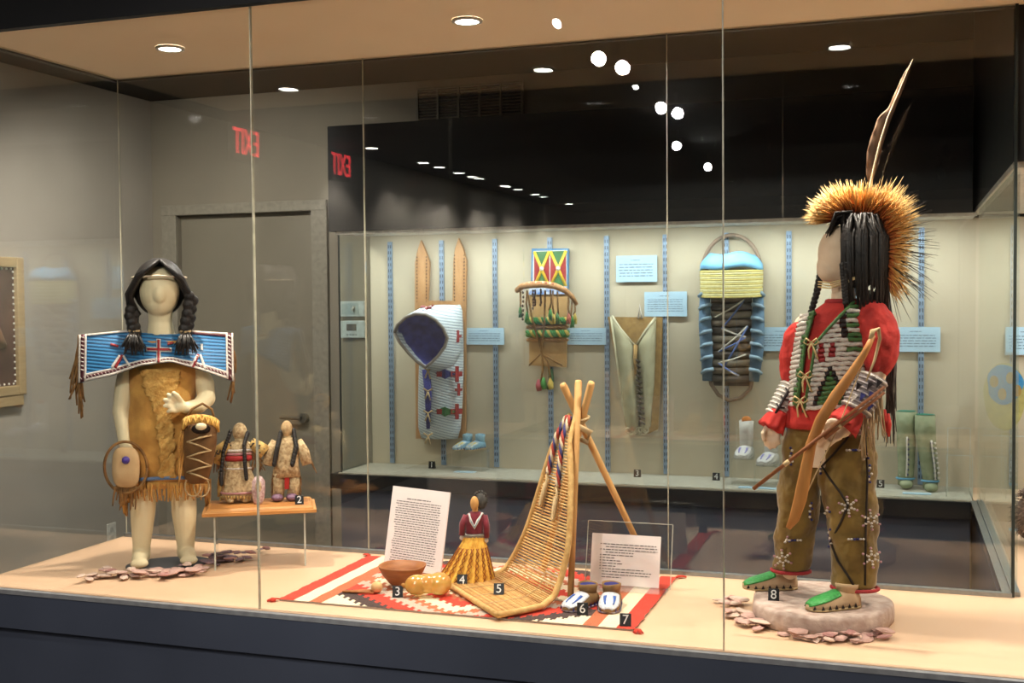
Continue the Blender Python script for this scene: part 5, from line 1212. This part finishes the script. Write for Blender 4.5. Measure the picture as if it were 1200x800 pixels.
# ================================================================ exhibits on the far wall
# 1: white beaded cradleboard
S = SH['cr1']; u = S.u
c1 = S.root('beaded_cradleboard', 'white beaded cradleboard with navy hood lining and two pointed studded slats', 'cradleboard')
M_slat = mat('slat_wood', (192, 146, 98), .6, (166, 118, 72), 14, .1, stretch=(3, 1, .6))
for cx, y0, y1, w0 in ((494, 281, 508, 8), (538, 280, 506, 8)):
    top = [(cx-1, y0, 0), (cx+4, y0+12, 0), (cx+w0+ (1 if cx < 510 else 0), y0+26, 0), (cx+w0-1, 358, 0), (cx+w0-1, y1, 0), (cx-w0+1, y1, 0), (cx-w0, 358, 0), (cx-w0+(0 if cx < 510 else 1), y0+26, 0), (cx-5, y0+12, 0)]
    sl = G().prism(S.pts(top), (0, 4*u, 0)).build('slat', M_slat, c1, False)
    g = G()
    for i in range(14):
        for k in (-5.6, 5.6): g.ell(S(cx+k, y0+20+i*4, -.6), .9*u, 5, 4)
    tag(g.build('stud', mat('dark_stud', (96, 64, 44), .4, metal=.5), sl), kind='stuff')
G().prism(S.pts([(487, 352, -1), (545, 353, -1), (545, 361, -1), (487, 361, -1)]), (0, 3*u, 0)).build('cross_bar', M_slat, c1, False)
G().prism(S.pts([(487, 505, -1), (545, 502, -1), (545, 512, -1), (487, 515, -1)]), (0, 3*u, 0)).build('cross_bar', M_slat, c1, False)
M_wb = beadmat('white_bead_rows', (208, 218, 222), (128, 146, 162), (14, 0, 48), mix=.6, bump=.7)
bd = G().loft([S.ring(x, y, -14, rx, ry, 28) for x, y, rx, ry in ((522, 358, 17, 6), (520, 365, 21, 12), (519, 400, 23, 16), (517, 430, 25, 18), (516, 470, 25, 17), (515, 500, 24, 15), (515, 512, 21, 11))]).build('beaded_body', M_wb, c1)
RIM = [(464, 390, -52), (468, 381, -56), (477, 373, -58), (488, 369, -58), (500, 370, -56), (511, 376, -52), (519, 385, -46), (524, 396, -40), (521, 406, -40), (514, 416, -42), (506, 424, -44), (499, 429, -46), (490, 423, -48), (480, 413, -50), (470, 401, -52)]
BACK = [(492, 395, -16), (493, 380, -16), (496, 368, -14), (504, 361, -10), (514, 358, -8), (526, 358, -8), (536, 360, -10), (541, 372, -12), (542, 392, -16), (540, 412, -18), (532, 428, -24), (518, 436, -28), (508, 434, -30), (500, 424, -28), (494, 410, -22)]
def hd_ring(t, k=1.0):
    out = []
    for a, b in zip(RIM, BACK):
        bul = 5*math.sin(PI*t); p = S(*[lerp(a[i], b[i], t) for i in range(3)]); out.append(p+Vector((0, -bul*u, bul*.5*u)))
    return out
ho = G().loft([hd_ring(i/8) for i in range(9)], (False, False)).build('hood', M_wb, c1, solid=1.5*u)
cc = sum((Vector(p) for p in S.pts(RIM)), Vector())/len(RIM)
inner = [S.pts(RIM)]
for k, d in ((.96, 3), (.86, 8), (.62, 13), (.25, 15)): inner.append([cc+(p-cc)*k+Vector((8*u*(1-k)+d*.18*u, d*u, 0)) for p in S.pts(RIM)])
G().loft(inner, (False, True)).build('hood_lining', mat('navy_cloth', (76, 82, 168), .9, (48, 50, 112), 30, .4), c1)
rr = S.pts(RIM); G().tube(rr+[rr[0]], 1.8*u, 6).build('hood_rim', mat('rim_hide', (150, 140, 130), .8), ho)
g = G(); g.tube(S.pts([(500, 432, -30), (502, 460, -34), (502, 500, -32)]), [5*u, 4*u, 2*u], 8, flat=(1, .4)); g.build('navy_front_slit', mat('navy_cloth', (62, 64, 130)), c1)
def bsurf(x, y, off=1.5):
    cx, rx, ry = interp([(358, (522, 17, 6)), (365, (520, 21, 12)), (400, (519, 23, 16)), (430, (517, 25, 18)), (470, (516, 25, 17)), (500, (515, 24, 15)), (512, (515, 21, 11))], y)
    q = max(.02, 1-((x-cx)/(rx*1.02))**2); return S(x, y, -14-ry*math.sqrt(q)-off)
def bpoly(pts, m): G().add([bsurf(x, y) for x, y in pts], [tuple(range(len(pts)))]).build('bead_motif', m, bd, False, solid=1*u)
for y0, m in ((437, M_bnavy), (480, M_bgreen)):
    bpoly([(510, y0-1), (522, y0-6), (522, y0+6)], m); bpoly([(534, y0), (522, y0-5), (522, y0+5)], m); bpoly([(528, y0-3), (541, y0-3), (541, y0+3), (528, y0+3)], M_bred); bpoly([(533, y0-9), (537, y0-9), (537, y0+9), (533, y0+9)], M_bred)
    bpoly([(492, y0-4), (499, y0-4), (499, y0+5), (492, y0+5)], M_bnavy if y0 > 450 else M_bred); bpoly([(512, y0-3), (518, y0-3), (518, y0+3), (512, y0+3)], M_bred)
for x, y in ((536, 394), (537, 455)): bpoly([(x-4, y-1.5), (x+4, y-1.5), (x+4, y+1.5), (x-4, y+1.5)], M_bred); bpoly([(x-1.5, y-7), (x+1.5, y-7), (x+1.5, y+7), (x-1.5, y+7)], M_bred)
for k, (dx, dy, m) in enumerate(((-9, 5, M_bnavy), (-4, -3, M_bred), (3, -1, M_bred), (-3, 6, M_bnavy), (7, -5, M_bred), (0, 1, M_bred))):
    c = S(501+dx, 366+dy*.6, -42-dx*.4-dy)+Vector((0, -2*u, 3.2*u)); G().box(c, (5*u, 2.5*u, 1.6*u), rz=.5*k, rx=-.7).build('bead_motif', m, ho, False)
for y in (433, 457, 482, 508):
    c = S(502, y, -36); G().tube([c+Vector((-5, 0, 3))*u, c, c+Vector((5, 0, 3))*u], 1*u, 5).tube([c, c+Vector((-3, -1, -8))*u], .9*u, 5).tube([c, c+Vector((3, -1, -9))*u], .9*u, 5).build('hide_tie', M_hide, c1)
# small beaded baby moccasins on a clear perch
pr1 = thing('clear_perch', 'clear acrylic perch under the baby moccasins', 'riser', (-1.925, 5.06, DECK+.0006))
G().b2(-.075, .075, -.05, .05, .098, .102).build('top_plate', M_acr, pr1, False)
for sx0 in (-1, 1): G().b2(sx0*.073-.002, sx0*.073+.002, -.05, .05, 0, .0978).build('side_plate', M_acr, pr1, False)
MCB = dict(upper=mat('sky_bead_shoe', (150, 190, 206), .4, (110, 150, 172), 160, .5), vamp=mat('baby_vamp', (96, 150, 196), .4, (206, 206, 180), 90, .5), motif=M_yel, sole=M_hide, edge=M_bnavy, lining=mat('navy_felt', (46, 46, 118)))
for x, y, lab in ((-1.955, 5.035, 'pale blue beaded baby moccasin under the white cradleboard'), (-1.895, 5.045, 'pale blue beaded baby moccasin on the perch edge away from the cradleboard')):
    o = moccasin('baby_moccasin', .128, MCB, None, (x, y, DECK+.1028), math.radians(-110), cuff=.28); tag(o, lab, 'moccasin', 'baby moccasins in the wall case')
# 2: board with painted panel and green braids
S = SH['cr2']; u = S.u
c2 = S.root('board_cradle', 'tan board cradle with beaded red and green top panel and green braided straps', 'cradleboard')
M_board = mat('cradle_board', (190, 152, 100), .6, (170, 130, 80), 20, .08)
G().prism(S.pts([(620, 335, -3), (664, 335, -3), (663, 430, -3), (620, 428, -3)]), (0, 4*u, 0)).build('board', M_board, c2, False)
pan = G().prism(S.pts([(623, 291, -2), (666, 292, -2), (665, 345, -2), (622, 345, -2)]), (0, 4*u, 0)).build('top_panel', mat('panel_blue_edge', (70, 132, 176), .5), c2, False)
def pp(pts, m, d): G().prism(S.pts([(x, y, d) for x, y in pts]), (0, .5*u, 0)).build('bead_field', m, pan, False)
pp([(625, 294), (664, 294), (664, 337), (624, 337)], M_bwhite, -2.6)
for x0, x1 in ((626, 643.5), (645, 663)):
    xm, ym = (x0+x1)/2, 315
    pp([(x0, 295), (x1, 295), (xm, ym)], M_bgreen, -3.2); pp([(x0, 336), (xm, ym), (x1, 336)], M_bgreen, -3.2)
    pp([(x0, 297), (xm, ym), (x0, 334)], M_bred, -3.2); pp([(x1, 297), (x1, 334), (xm, ym)], M_bred, -3.2)
    for a, b in (((x0, 295), (x1, 336)), ((x1, 295), (x0, 336))): G().tube(S.pts([(a[0], a[1], -4), (b[0], b[1], -4)]), 1.7*u, 6, flat=(1, .4)).build('yellow_cross', M_yel, pan)
    G().tube(S.pts([(xm, ym, -4), (xm, ym, -5.6)]), 2.6*u, 12).build('rosette', M_bwhite, pan)
G().prism(S.pts([(620, 336, -5), (664, 336, -5), (664, 345, -5), (620, 345, -5)]), (0, 2*u, 0)).build('blue_band', mat('blue_cloth_band', (64, 120, 190), .7, (210, 214, 220), 60), c2, False)
ARC = [(606, 340, -8), (612, 336, -20), (622, 335, -30), (636, 335, -36), (650, 337, -34), (662, 342, -26), (670, 349, -16), (675, 357, -8)]
bw = G().tube(S.pts(ARC), [3.2*u, 3.6*u, 3.8*u, 3.8*u, 3.6*u, 3.2*u, 2.8*u, 2.2*u], 10).build('hoop_guard', mat('wrapped_hide', (196, 146, 96), .7, (160, 108, 64), 80, .4), c2)
for i in range(26):
    t = i/25*(len(ARC)-1.01); k = int(t); c = S(*[lerp(ARC[k][j], ARC[k+1][j], t-k) for j in range(3)])
    G().ell(c+Vector((0, -2.6*u, 1.6*u)), (1*u, 1*u, 1.6*u), 6, 5).build('wrap_bead', M_bwhite if i % 2 else M_bred, bw)
for i, (x, y1) in enumerate(((610, 366), (613, 378), (618, 372), (625, 366), (627, 362), (634, 362), (645, 370), (648, 374), (653, 374), (666, 374), (670, 378), (673, 374))):
    d = interp([(606, -8), (622, -30), (650, -34), (675, -8)], x); y0 = interp([(606, 342), (636, 339), (662, 345), (675, 358)], x)
    if i < 6 and i % 2 == 1 or 3 <= i <= 5:
        g = G()
        for k in range(7): g.ell(S(x+rnd(-.6, .6), lerp(y0+2, y1-4, k/6), d), (1.3*u, 1.3*u, 1.7*u), 6, 5)
        tag(g.build('bead_drop', mat('dark_brown_beads', (72, 44, 32), .4), c2), kind='stuff')
    else:
        th = G().tube(S.pts([(x, y0, d), (x+rnd(-1, 1), (y0+y1)/2, d), (x+rnd(-2, 2), y1-5, d)]), 1*u, 5).build('thong', M_thong, c2)
        m = (M_bgreen, mat('pink_wool', (214, 120, 100), .9), mat('green_wool', (66, 140, 72), .9), mat('gold_wool', (214, 184, 90), .9))[i % 4]
        g = G()
        for k in range(9): g.tube(S.pts([(x, y1-7, d), (x+rnd(-2, 2), y1, d+rnd(-2, 2)), (x+rnd(-2.6, 2.6), y1+6, d+rnd(-2, 2))]), [.8*u, 1*u, .5*u], 4)
        tag(g.build('wool_tassel', m, th), kind='stuff')
for y in (376, 391):
    for k in range(3):
        G().tube(S.pts([(617+49*i/40, y+2.6*math.sin(i*.75+k*2.094), -8-1.6*math.cos(i*.75+k*2.094)) for i in range(41)]), 2*u, 6).build('braided_strap', (mat('green_wool', (66, 140, 72)), mat('gold_wool', (214, 184, 90)), mat('green_wool', (66, 140, 72)))[k], c2)
    for k in range(2): G().tube(S.pts([(617+49*i/40, y+7.2+1*math.sin(i*.8+k*PI), -7-1*math.cos(i*.8+k*PI)) for i in range(41)]), 1.2*u, 6).build('braided_strap', mat('tan_cord', (190, 140, 92), .8), c2)
for pth in ([(618, 342, -22), (624, 375, -14), (635, 412, -8), (636, 432, -5), (634, 448, -5)], [(639, 342, -34), (638, 380, -16), (634, 412, -8), (642, 424, -6), (645, 442, -6)], [(620, 428, -6), (634, 414, -7), (659, 428, -6)]):
    G().tube(S.pts(pth), 1.2*u, 6).build('thong', M_thong, c2)
for x, y, m in ((631, 452, mat('rose_wool', (176, 84, 92), .9)), (637, 450, mat('green_wool', (66, 140, 72))), (645, 450, mat('gold_wool', (214, 184, 90)))):
    G().tube(S.pts([(x, y-8, -5), (x, y-1, -5), (x+1, y+6, -5)]), [1*u, 3.6*u, 2.8*u], 10).build('tassel_bundle', m, c2)
G().tube(S.pts([(645, 432, -2), (646, 446, -3), (642, 456, -3)]), [3*u, 3.4*u, 1.6*u], 8).build('tassel_bundle', mat('dark_green_wool', (40, 84, 56), .9), c2)
# 3: hide cradle bag
S = SH['cr3']; u = S.u
c3 = S.root('hide_cradle_bag', 'pale grey green hide cradle bag laced down the middle, brown inside', 'cradle bag')
M_gh = mat('grey_green_hide', (178, 172, 142), .85, (150, 144, 112), 16, .25, 50); M_bh = mat('brown_hide', (172, 138, 84), .9, (138, 106, 60), 40, .4)
G().prism(S.pts([(712, 371, -2), (776, 372, -2), (774, 440, -2), (771, 502, -2), (760, 508, -2), (740, 506, -2), (733, 500, -2), (724, 440, -2)]), (0, 3*u, 0)).build('back_hide', M_bh, c3, False)
def flap(rows, name):
    rg = []
    for y, xa, xb, dm in rows: rg.append([S(lerp(xa, xb, p), y if not hasattr(y, '__len__') else lerp(y[0], y[1], p), -4-dm*math.sin(PI*p)**.8) for p in [i/12 for i in range(13)]])
    return G().loft(rg, closed=False).build(name, M_gh, c3, solid=1.6*u)
fl1 = flap([((371, 404), 717, 744, 3), ((385, 412), 719, 745, 8), ((420, 428), 724, 747, 10), ((450, 452), 728, 748.5, 11), ((480, 480), 731, 750, 11), ((498, 496), 734, 749, 9), ((507, 505), 738, 747, 5)], 'left_flap')
fl2 = flap([((404, 373), 746, 768, 3), ((414, 388), 747, 768, 8), ((430, 420), 749, 767, 10), ((452, 450), 750.5, 766, 11), ((480, 480), 752, 763, 10), ((496, 498), 751, 762, 8), ((505, 506), 748, 757, 5)], 'right_flap')
for pth in ([(717, 370, -5), (729, 388, -8), (744, 405, -7)], [(746, 404, -7), (756, 388, -8), (768, 372, -5)], [(716, 371, -4), (724, 430, -5), (731, 480, -5), (738, 506, -5)]): G().tube(S.pts(pth), 1.5*u, 6).build('rolled_edge', mat('rolled_edge_hide', (208, 200, 168), .8), c3)
g = G()
for i in range(13): G().tube(S.pts([(745+i*.5-2, 420+i*6, -14), (748+i*.5+2, 424+i*6, -14)]), 1.1*u, 5).build('lacing', mat('dark_lacing', (70, 58, 46), .8), c3)
G().tube(S.pts([(745, 404, -8), (744, 420, -14), (745, 438, -15)]), [2.6*u, 2.2*u, 1.2*u], 6, flat=(1, .4)).build('hide_strip', M_bh, c3)
for i in range(9): G().tube(S.pts([(736+i*2.6+3*math.cos(a), 504+2*math.sin(i*2)-3*math.sin(a), -8-rnd(0, 3)) for a in [2*PI*j/10 for j in range(11)]]), .9*u, 5).build('bottom_loop', mat('rolled_edge_hide', (208, 200, 168)), c3)
G().tube(S.pts([(748, 373, -3), (749.5, 357, -1), (752, 373, -3)]), 1*u, 5).build('hanging_loop', M_bwhite, c3)
# 4: hooped cradle with willow shade
S = SH['cr4']; u = S.u
c4 = S.root('hooped_cradle', 'hooped cradle with yellow willow shade and blue denim sides', 'cradle')
HP = [(857+34*math.cos(a), 318-42*math.sin(a), -3) for a in [PI*i/16 for i in range(17)]]
HP = [(892, 360, -3)]+HP[0:]+[(824, 360, -3)]
hoop = HP+[(829, 430, -3), (833, 450, -3), (842, 463, -3), (854, 469, -3), (868, 466, -3), (879, 455, -3), (884, 435, -3), (892, 360, -3)]
G().tube(S.pts(hoop), 2.3*u, 8).build('wooden_hoop', mat('hoop_wood', (150, 128, 108), .6, (120, 100, 84), 40), c4)
rows = 13
for i in range(rows):
    y = 318+i*2.3; G().tube(S.pts([(857+lerp(36, 35, i/rows)*math.cos(a), y+2.2*math.sin(a)+1.5*i/rows, -6-26*math.sin(a)) for a in [PI*j/20 for j in range(21)]]), 1.45*u, 6).build('shade_rod', (mat('yellow_willow', (206, 192, 112), .6, (178, 160, 84), 60), mat('pale_willow', (222, 214, 160), .6))[i % 2], c4)
G().loft([[S(857+rx_*math.cos(a), y_-2*math.sin(a)+1.5*math.sin(4*a), -5-ry_*math.sin(a)) for a in [PI*j/20 for j in range(21)]] for y_, rx_, ry_ in ((318, 36.5, 27), (311, 36, 26), (304, 31, 20), (300, 27, 12), (301, 24, 3))], closed=False).build('shade_top', mat('sky_blue_cloth', (130, 186, 218), .8, (108, 166, 204), 20), c4, solid=1.5*u)
M_den = mat('blue_denim', (108, 136, 158), .9, (72, 98, 122), 30, .4, 120)
for sd in (-1, 1):
    pth = [(857+sd*31, 342, -6), (857+sd*31, 380, -7), (857+sd*(29 if sd < 0 else 30), 410, -7), (856+sd*27, 446, -6)]
    G().tube(S.pts(pth), [6*u, 7.5*u, 7.5*u, 6*u], 12, flat=(.8, 1), upv=(0, 1, 0)).build('denim_side', M_den, c4)
    for i in range(7):
        y = 342+i*15; x = 857+sd*interp([(342, 34), (446, 30)], y); G().tube(S.pts([(x-sd*10, y, -14), (x, y+2, -15), (x+sd*4, y+5, -8)]), 2.2*u, 6).build('denim_loop', mat('pale_denim', (142, 166, 182), .9), c4)
sb = [mat('slat_brown', (132, 116, 98), .8, (104, 90, 76), 30), mat('slat_dark', (100, 90, 82), .8, (74, 66, 62), 30), mat('slat_grey', (150, 138, 120), .8, (120, 110, 96), 30)]
for i in range(11):
    y = 350+i*9.3; G().tube(S.pts([(834, y, -4), (857, y+1, -8), (880, y, -4)]), 4.6*u, 8, flat=(.9, .8)).build('body_roll', sb[i % 3], c4)
G().prism(S.pts([(833, 345, -1), (881, 345, -1), (879, 452, -1), (836, 452, -1)]), (0, 2*u, 0)).build('back_board', sb[1], c4, False)
zz = [(838, 372), (872, 352), (846, 385), (874, 395), (842, 412), (876, 382), (848, 430), (866, 440), (842, 425), (874, 415)]
for i in range(len(zz)-1): G().tube(S.pts([(zz[i][0], zz[i][1], -13), ((zz[i][0]+zz[i+1][0])/2, (zz[i][1]+zz[i+1][1])/2+1, -16), (zz[i+1][0], zz[i+1][1], -13)]), 1.1*u, 5).build('lacing', (mat('pale_cord', (206, 198, 180), .8), mat('blue_cord', (90, 112, 170), .8))[i % 2], c4)
for x, y in ((826, 315), (889, 314)): G().ell(S(x, y, -4), (5*u, 4*u, 6*u), 10, 8).build('corner_wrap', mat('grey_wrap', (128, 124, 118), .9), c4)
# pale moccasins on clear perches
MCW = dict(upper=mat('white_buckskin', (206, 202, 192), .8, (182, 178, 168), 40, .2), vamp=mat('white_vamp', (214, 210, 204), .7), motif=mat('violet_beads', (146, 138, 196), .5), sole=mat('pale_sole', (190, 184, 170), .8), edge=mat('pale_edge', (196, 190, 176), .8), lining=mat('orange_lining', (196, 116, 48), .9))
for i, (x, y, z, lab) in enumerate(((-.640, 5.02, .115, 'white moccasin with orange lining close to the hooped cradle'), (-.535, 4.98, .095, 'white moccasin with orange lining behind the hand of the boy mannequin'))):
    pe = thing('clear_perch', ('clear acrylic perch under the white moccasin by the hooped cradle', 'clear acrylic perch under the white moccasin behind the boy')[i], 'riser', (x, y, DECK+.0006))
    G().b2(-.05, .05, -.06, .06, z-.006, z-.002).build('top_plate', M_acr, pe, False)
    for s_ in (-1, 1): G().b2(s_*.048-.002, s_*.048+.002, -.06, .06, 0, z-.0062).build('side_plate', M_acr, pe, False)
    o = moccasin('white_moccasin', .16, MCW, None, (x, y, DECK+z-.0008), math.radians(-95-8*i), cuff=.72, wid=1.15); tag(o, lab, 'moccasin', 'white moccasins in the wall case')
    G().ell(Vector((-.24, 0, .985))*.16, (.024, .021, .017), 14, 9).build('orange_tongue', mat('orange_lining', (196, 116, 48)), o)
# 5: green leggings
S = SH['legs']; u = S.u
M_gl = mat('green_legging', (158, 162, 130), .85, (122, 130, 96), 30, .6, 50)
for nm, lab, L in (('legging_boot', 'green hide legging boot beside the number 5', [(482, 1062, 12), (500, 1062, 11.5), (520, 1062, 11), (545, 1062, 10), (560, 1061, 9.5), (568, 1061, 9)]), ('legging_boot', 'green hide legging boot on the side of the empty clear riser', [(487, 1084, 12), (505, 1084, 12), (525, 1086, 11), (548, 1089, 10), (563, 1090, 9), (572, 1090, 8.5)])):
    lg = S.root(nm, lab, 'legging', 'green leggings in the wall case')
    dz = 4 if L[0][1] > 1070 else 0
    bo = G().loft([S.ring(x, y-dz*0, -2*dz, r, r*.85, 24, wob=.03*(1 if i < 3 else .3), k=4, ph=i*1.3) for i, (y, x, r) in enumerate(L)]).build('legging', M_gl, lg)
    y0, x0, r0 = L[0]; G().loft([S.ring(x0, y0-.8, -2*dz, r0*k, r0*.85*k, 24) for k in (.97, .5, .1)], (False, True)).build('teal_lining', mat('teal_lining', (40, 128, 104), .9), lg)
    mc = G().ell(S(L[-1][1]+1, L[-1][0]-1, -2*dz-8), (8*u, 13*u, 5.5*u), 16, 10).build('foot', M_gl, lg)
    yT = L[0][0]+30
    for k, (xo, m) in enumerate(((4 if dz else -1, M_bwhite),)):
        G().tube([S(interp([(y, x) for y, x, r in L], y)+xo+2, y, -2*dz-interp([(y, r) for y, x, r in L], y)*.85-.5) for y in [lerp(yT, L[-1][0]-10, i/10) for i in range(11)]], 4.6*u, 6, flat=(.25, 1)).build('bead_strip', m, bo)
    for i in range(8):
        y = lerp(yT+3, L[-1][0]-12, i/7); x = interp([(a, b) for a, b, c in L], y); c = S(x+(7 if dz else 2)-(1 if dz else 0), y, -2*dz-interp([(a, c_) for a, b, c_ in L], y)*.85-1.6); G().box(c, (3*u, 1.5*u, 2.2*u)).build('bead_mark', M_bnavy, bo, False)
        G().ell(S(x+(10 if dz else -6), y, -2*dz-interp([(a, c_) for a, b, c_ in L], y)*.5), 1.6*u, 6, 5).build('silver_button', M_bwhite, bo)
    rr = S.ring(L[-2][1], L[-2][0], -2*dz, L[-2][2]+.8, (L[-2][2]+.8)*.85, 20); G().tube(rr+[rr[0]], 1.4*u, 6).build('ankle_beads', M_sky, bo)
# empty clear risers at the right end of the shelf
for i, (x, y, w_, h_, lab) in enumerate(((.228, 5.06, .09, .262, 'tall empty clear riser beside the green leggings'), (.225, 4.94, .10, .165, 'low empty clear riser before the tall one'))):
    pe = thing('empty_riser', lab, 'riser', (x, y, DECK+.0006))
    G().b2(-w_/2, w_/2, -.04, .04, h_, h_+.004).build('top_plate', M_acr, pe, False)
    for s_ in (-1, 1):
        p = G().b2(s_*(w_/2-.002)-.002, s_*(w_/2-.002)+.002, -.04, .04, 0, h_-.0002).build('side_plate', M_acr, pe, False)
        G().b2(s_*(w_/2-.002)-.0018, s_*(w_/2-.002)+.0018, -.0424, -.0405, 0, h_).build('polished_edge', M_acre, p, False)
    G().b2(-w_/2, w_/2, -.0424, -.0405, h_+.0005, h_+.0035).build('polished_edge', M_acre, pe, False)
# ================================================================ return bay exhibits
sh = thing('clear_shelf', 'clear acrylic shelf plate in the return bay under the blue beaded bag', 'shelf', (.475, 4.96, 1.055))
G().b2(-.17, .17, -.12, .12, 0, .006).build('plate', M_acr, sh, False)
G().b2(-.17, .17, -.1225, -.1205, 0, .006).build('polished_edge', M_acre, sh, False)
for s_ in (-1, 1): G().b2(s_*.16-.003, s_*.16+.003, -.11, .11, -(1.055-DECK)+.0006, -.0004).build('leg_plate', M_acr, sh, False)
bg = thing('beaded_bag', 'yellow edged flat bag with bright blue beaded flower panel in the return bay', 'bag', (.395, 4.96, 1.0618), 0)
def rblob(rx, rz, cz, wob, n=40, ph=0): return [Vector((rx*math.cos(a)*(1+wob*math.sin(5*a+ph)), 0, cz+rz*math.sin(a)*(1+wob*math.sin(3*a+ph)))) for a in [2*PI*j/n for j in range(n)]]
G().prism(rblob(.078, .135, .142, .03), (0, .012, 0)).build('yellow_ground', mat('yellow_bag_cloth', (190, 180, 110), .8, (160, 152, 92), 40), bg, False)
bl_ = G().prism([p+Vector((0, -.003, .045)) for p in rblob(.066, .08, .145, .07, ph=1)], (0, .003, 0)).build('blue_panel', mat('bag_blue_beads', (70, 156, 206), .5, (40, 122, 180), 60, .4), bg, False)
for x, z in ((-.04, .20), (.02, .215), (.045, .165), (-.01, .15)): G().prism([Vector((x+.016*math.cos(a), -.006, z+.024*math.sin(a))) for a in [2*PI*j/16 for j in range(16)]], (0, .003, 0)).build('flower', mat('ochre_flower', (176, 142, 74), .6), bl_, False)
fb = thing('fur_bundle', 'brown grey fur bundle with a yellow gourd on top in the return bay', 'bundle', (.438, 4.02, DECK+.0006))
g = G().ell((0, 0, .085), (.095, .09, .085), 20, 12).ell((.01, 0, .15), (.075, .07, .06), 20, 12); R = random.Random(31)
for i in range(500):
    a = R.uniform(0, 2*PI); b_ = R.uniform(-.8, 1.2); p = Vector((.093*math.cos(a)*math.cos(b_), .09*math.sin(a)*math.cos(b_), .10+.095*math.sin(b_))); d = Vector((p.x, p.y, (p.z-.10))).normalized()
    if p.z > .02: g.tube([p, p+d*.014+Vector((0, 0, -.006))], [.0028, .0006], 4)
g.build('fur', mat('brown_grey_fur', (140, 118, 104), .95, (92, 74, 66), 60, .5), fb)
G().ell((-.02, -.05, .215), (.045, .04, .028), 16, 10).build('yellow_gourd', mat('yellow_gourd', (222, 178, 52), .5), fb)
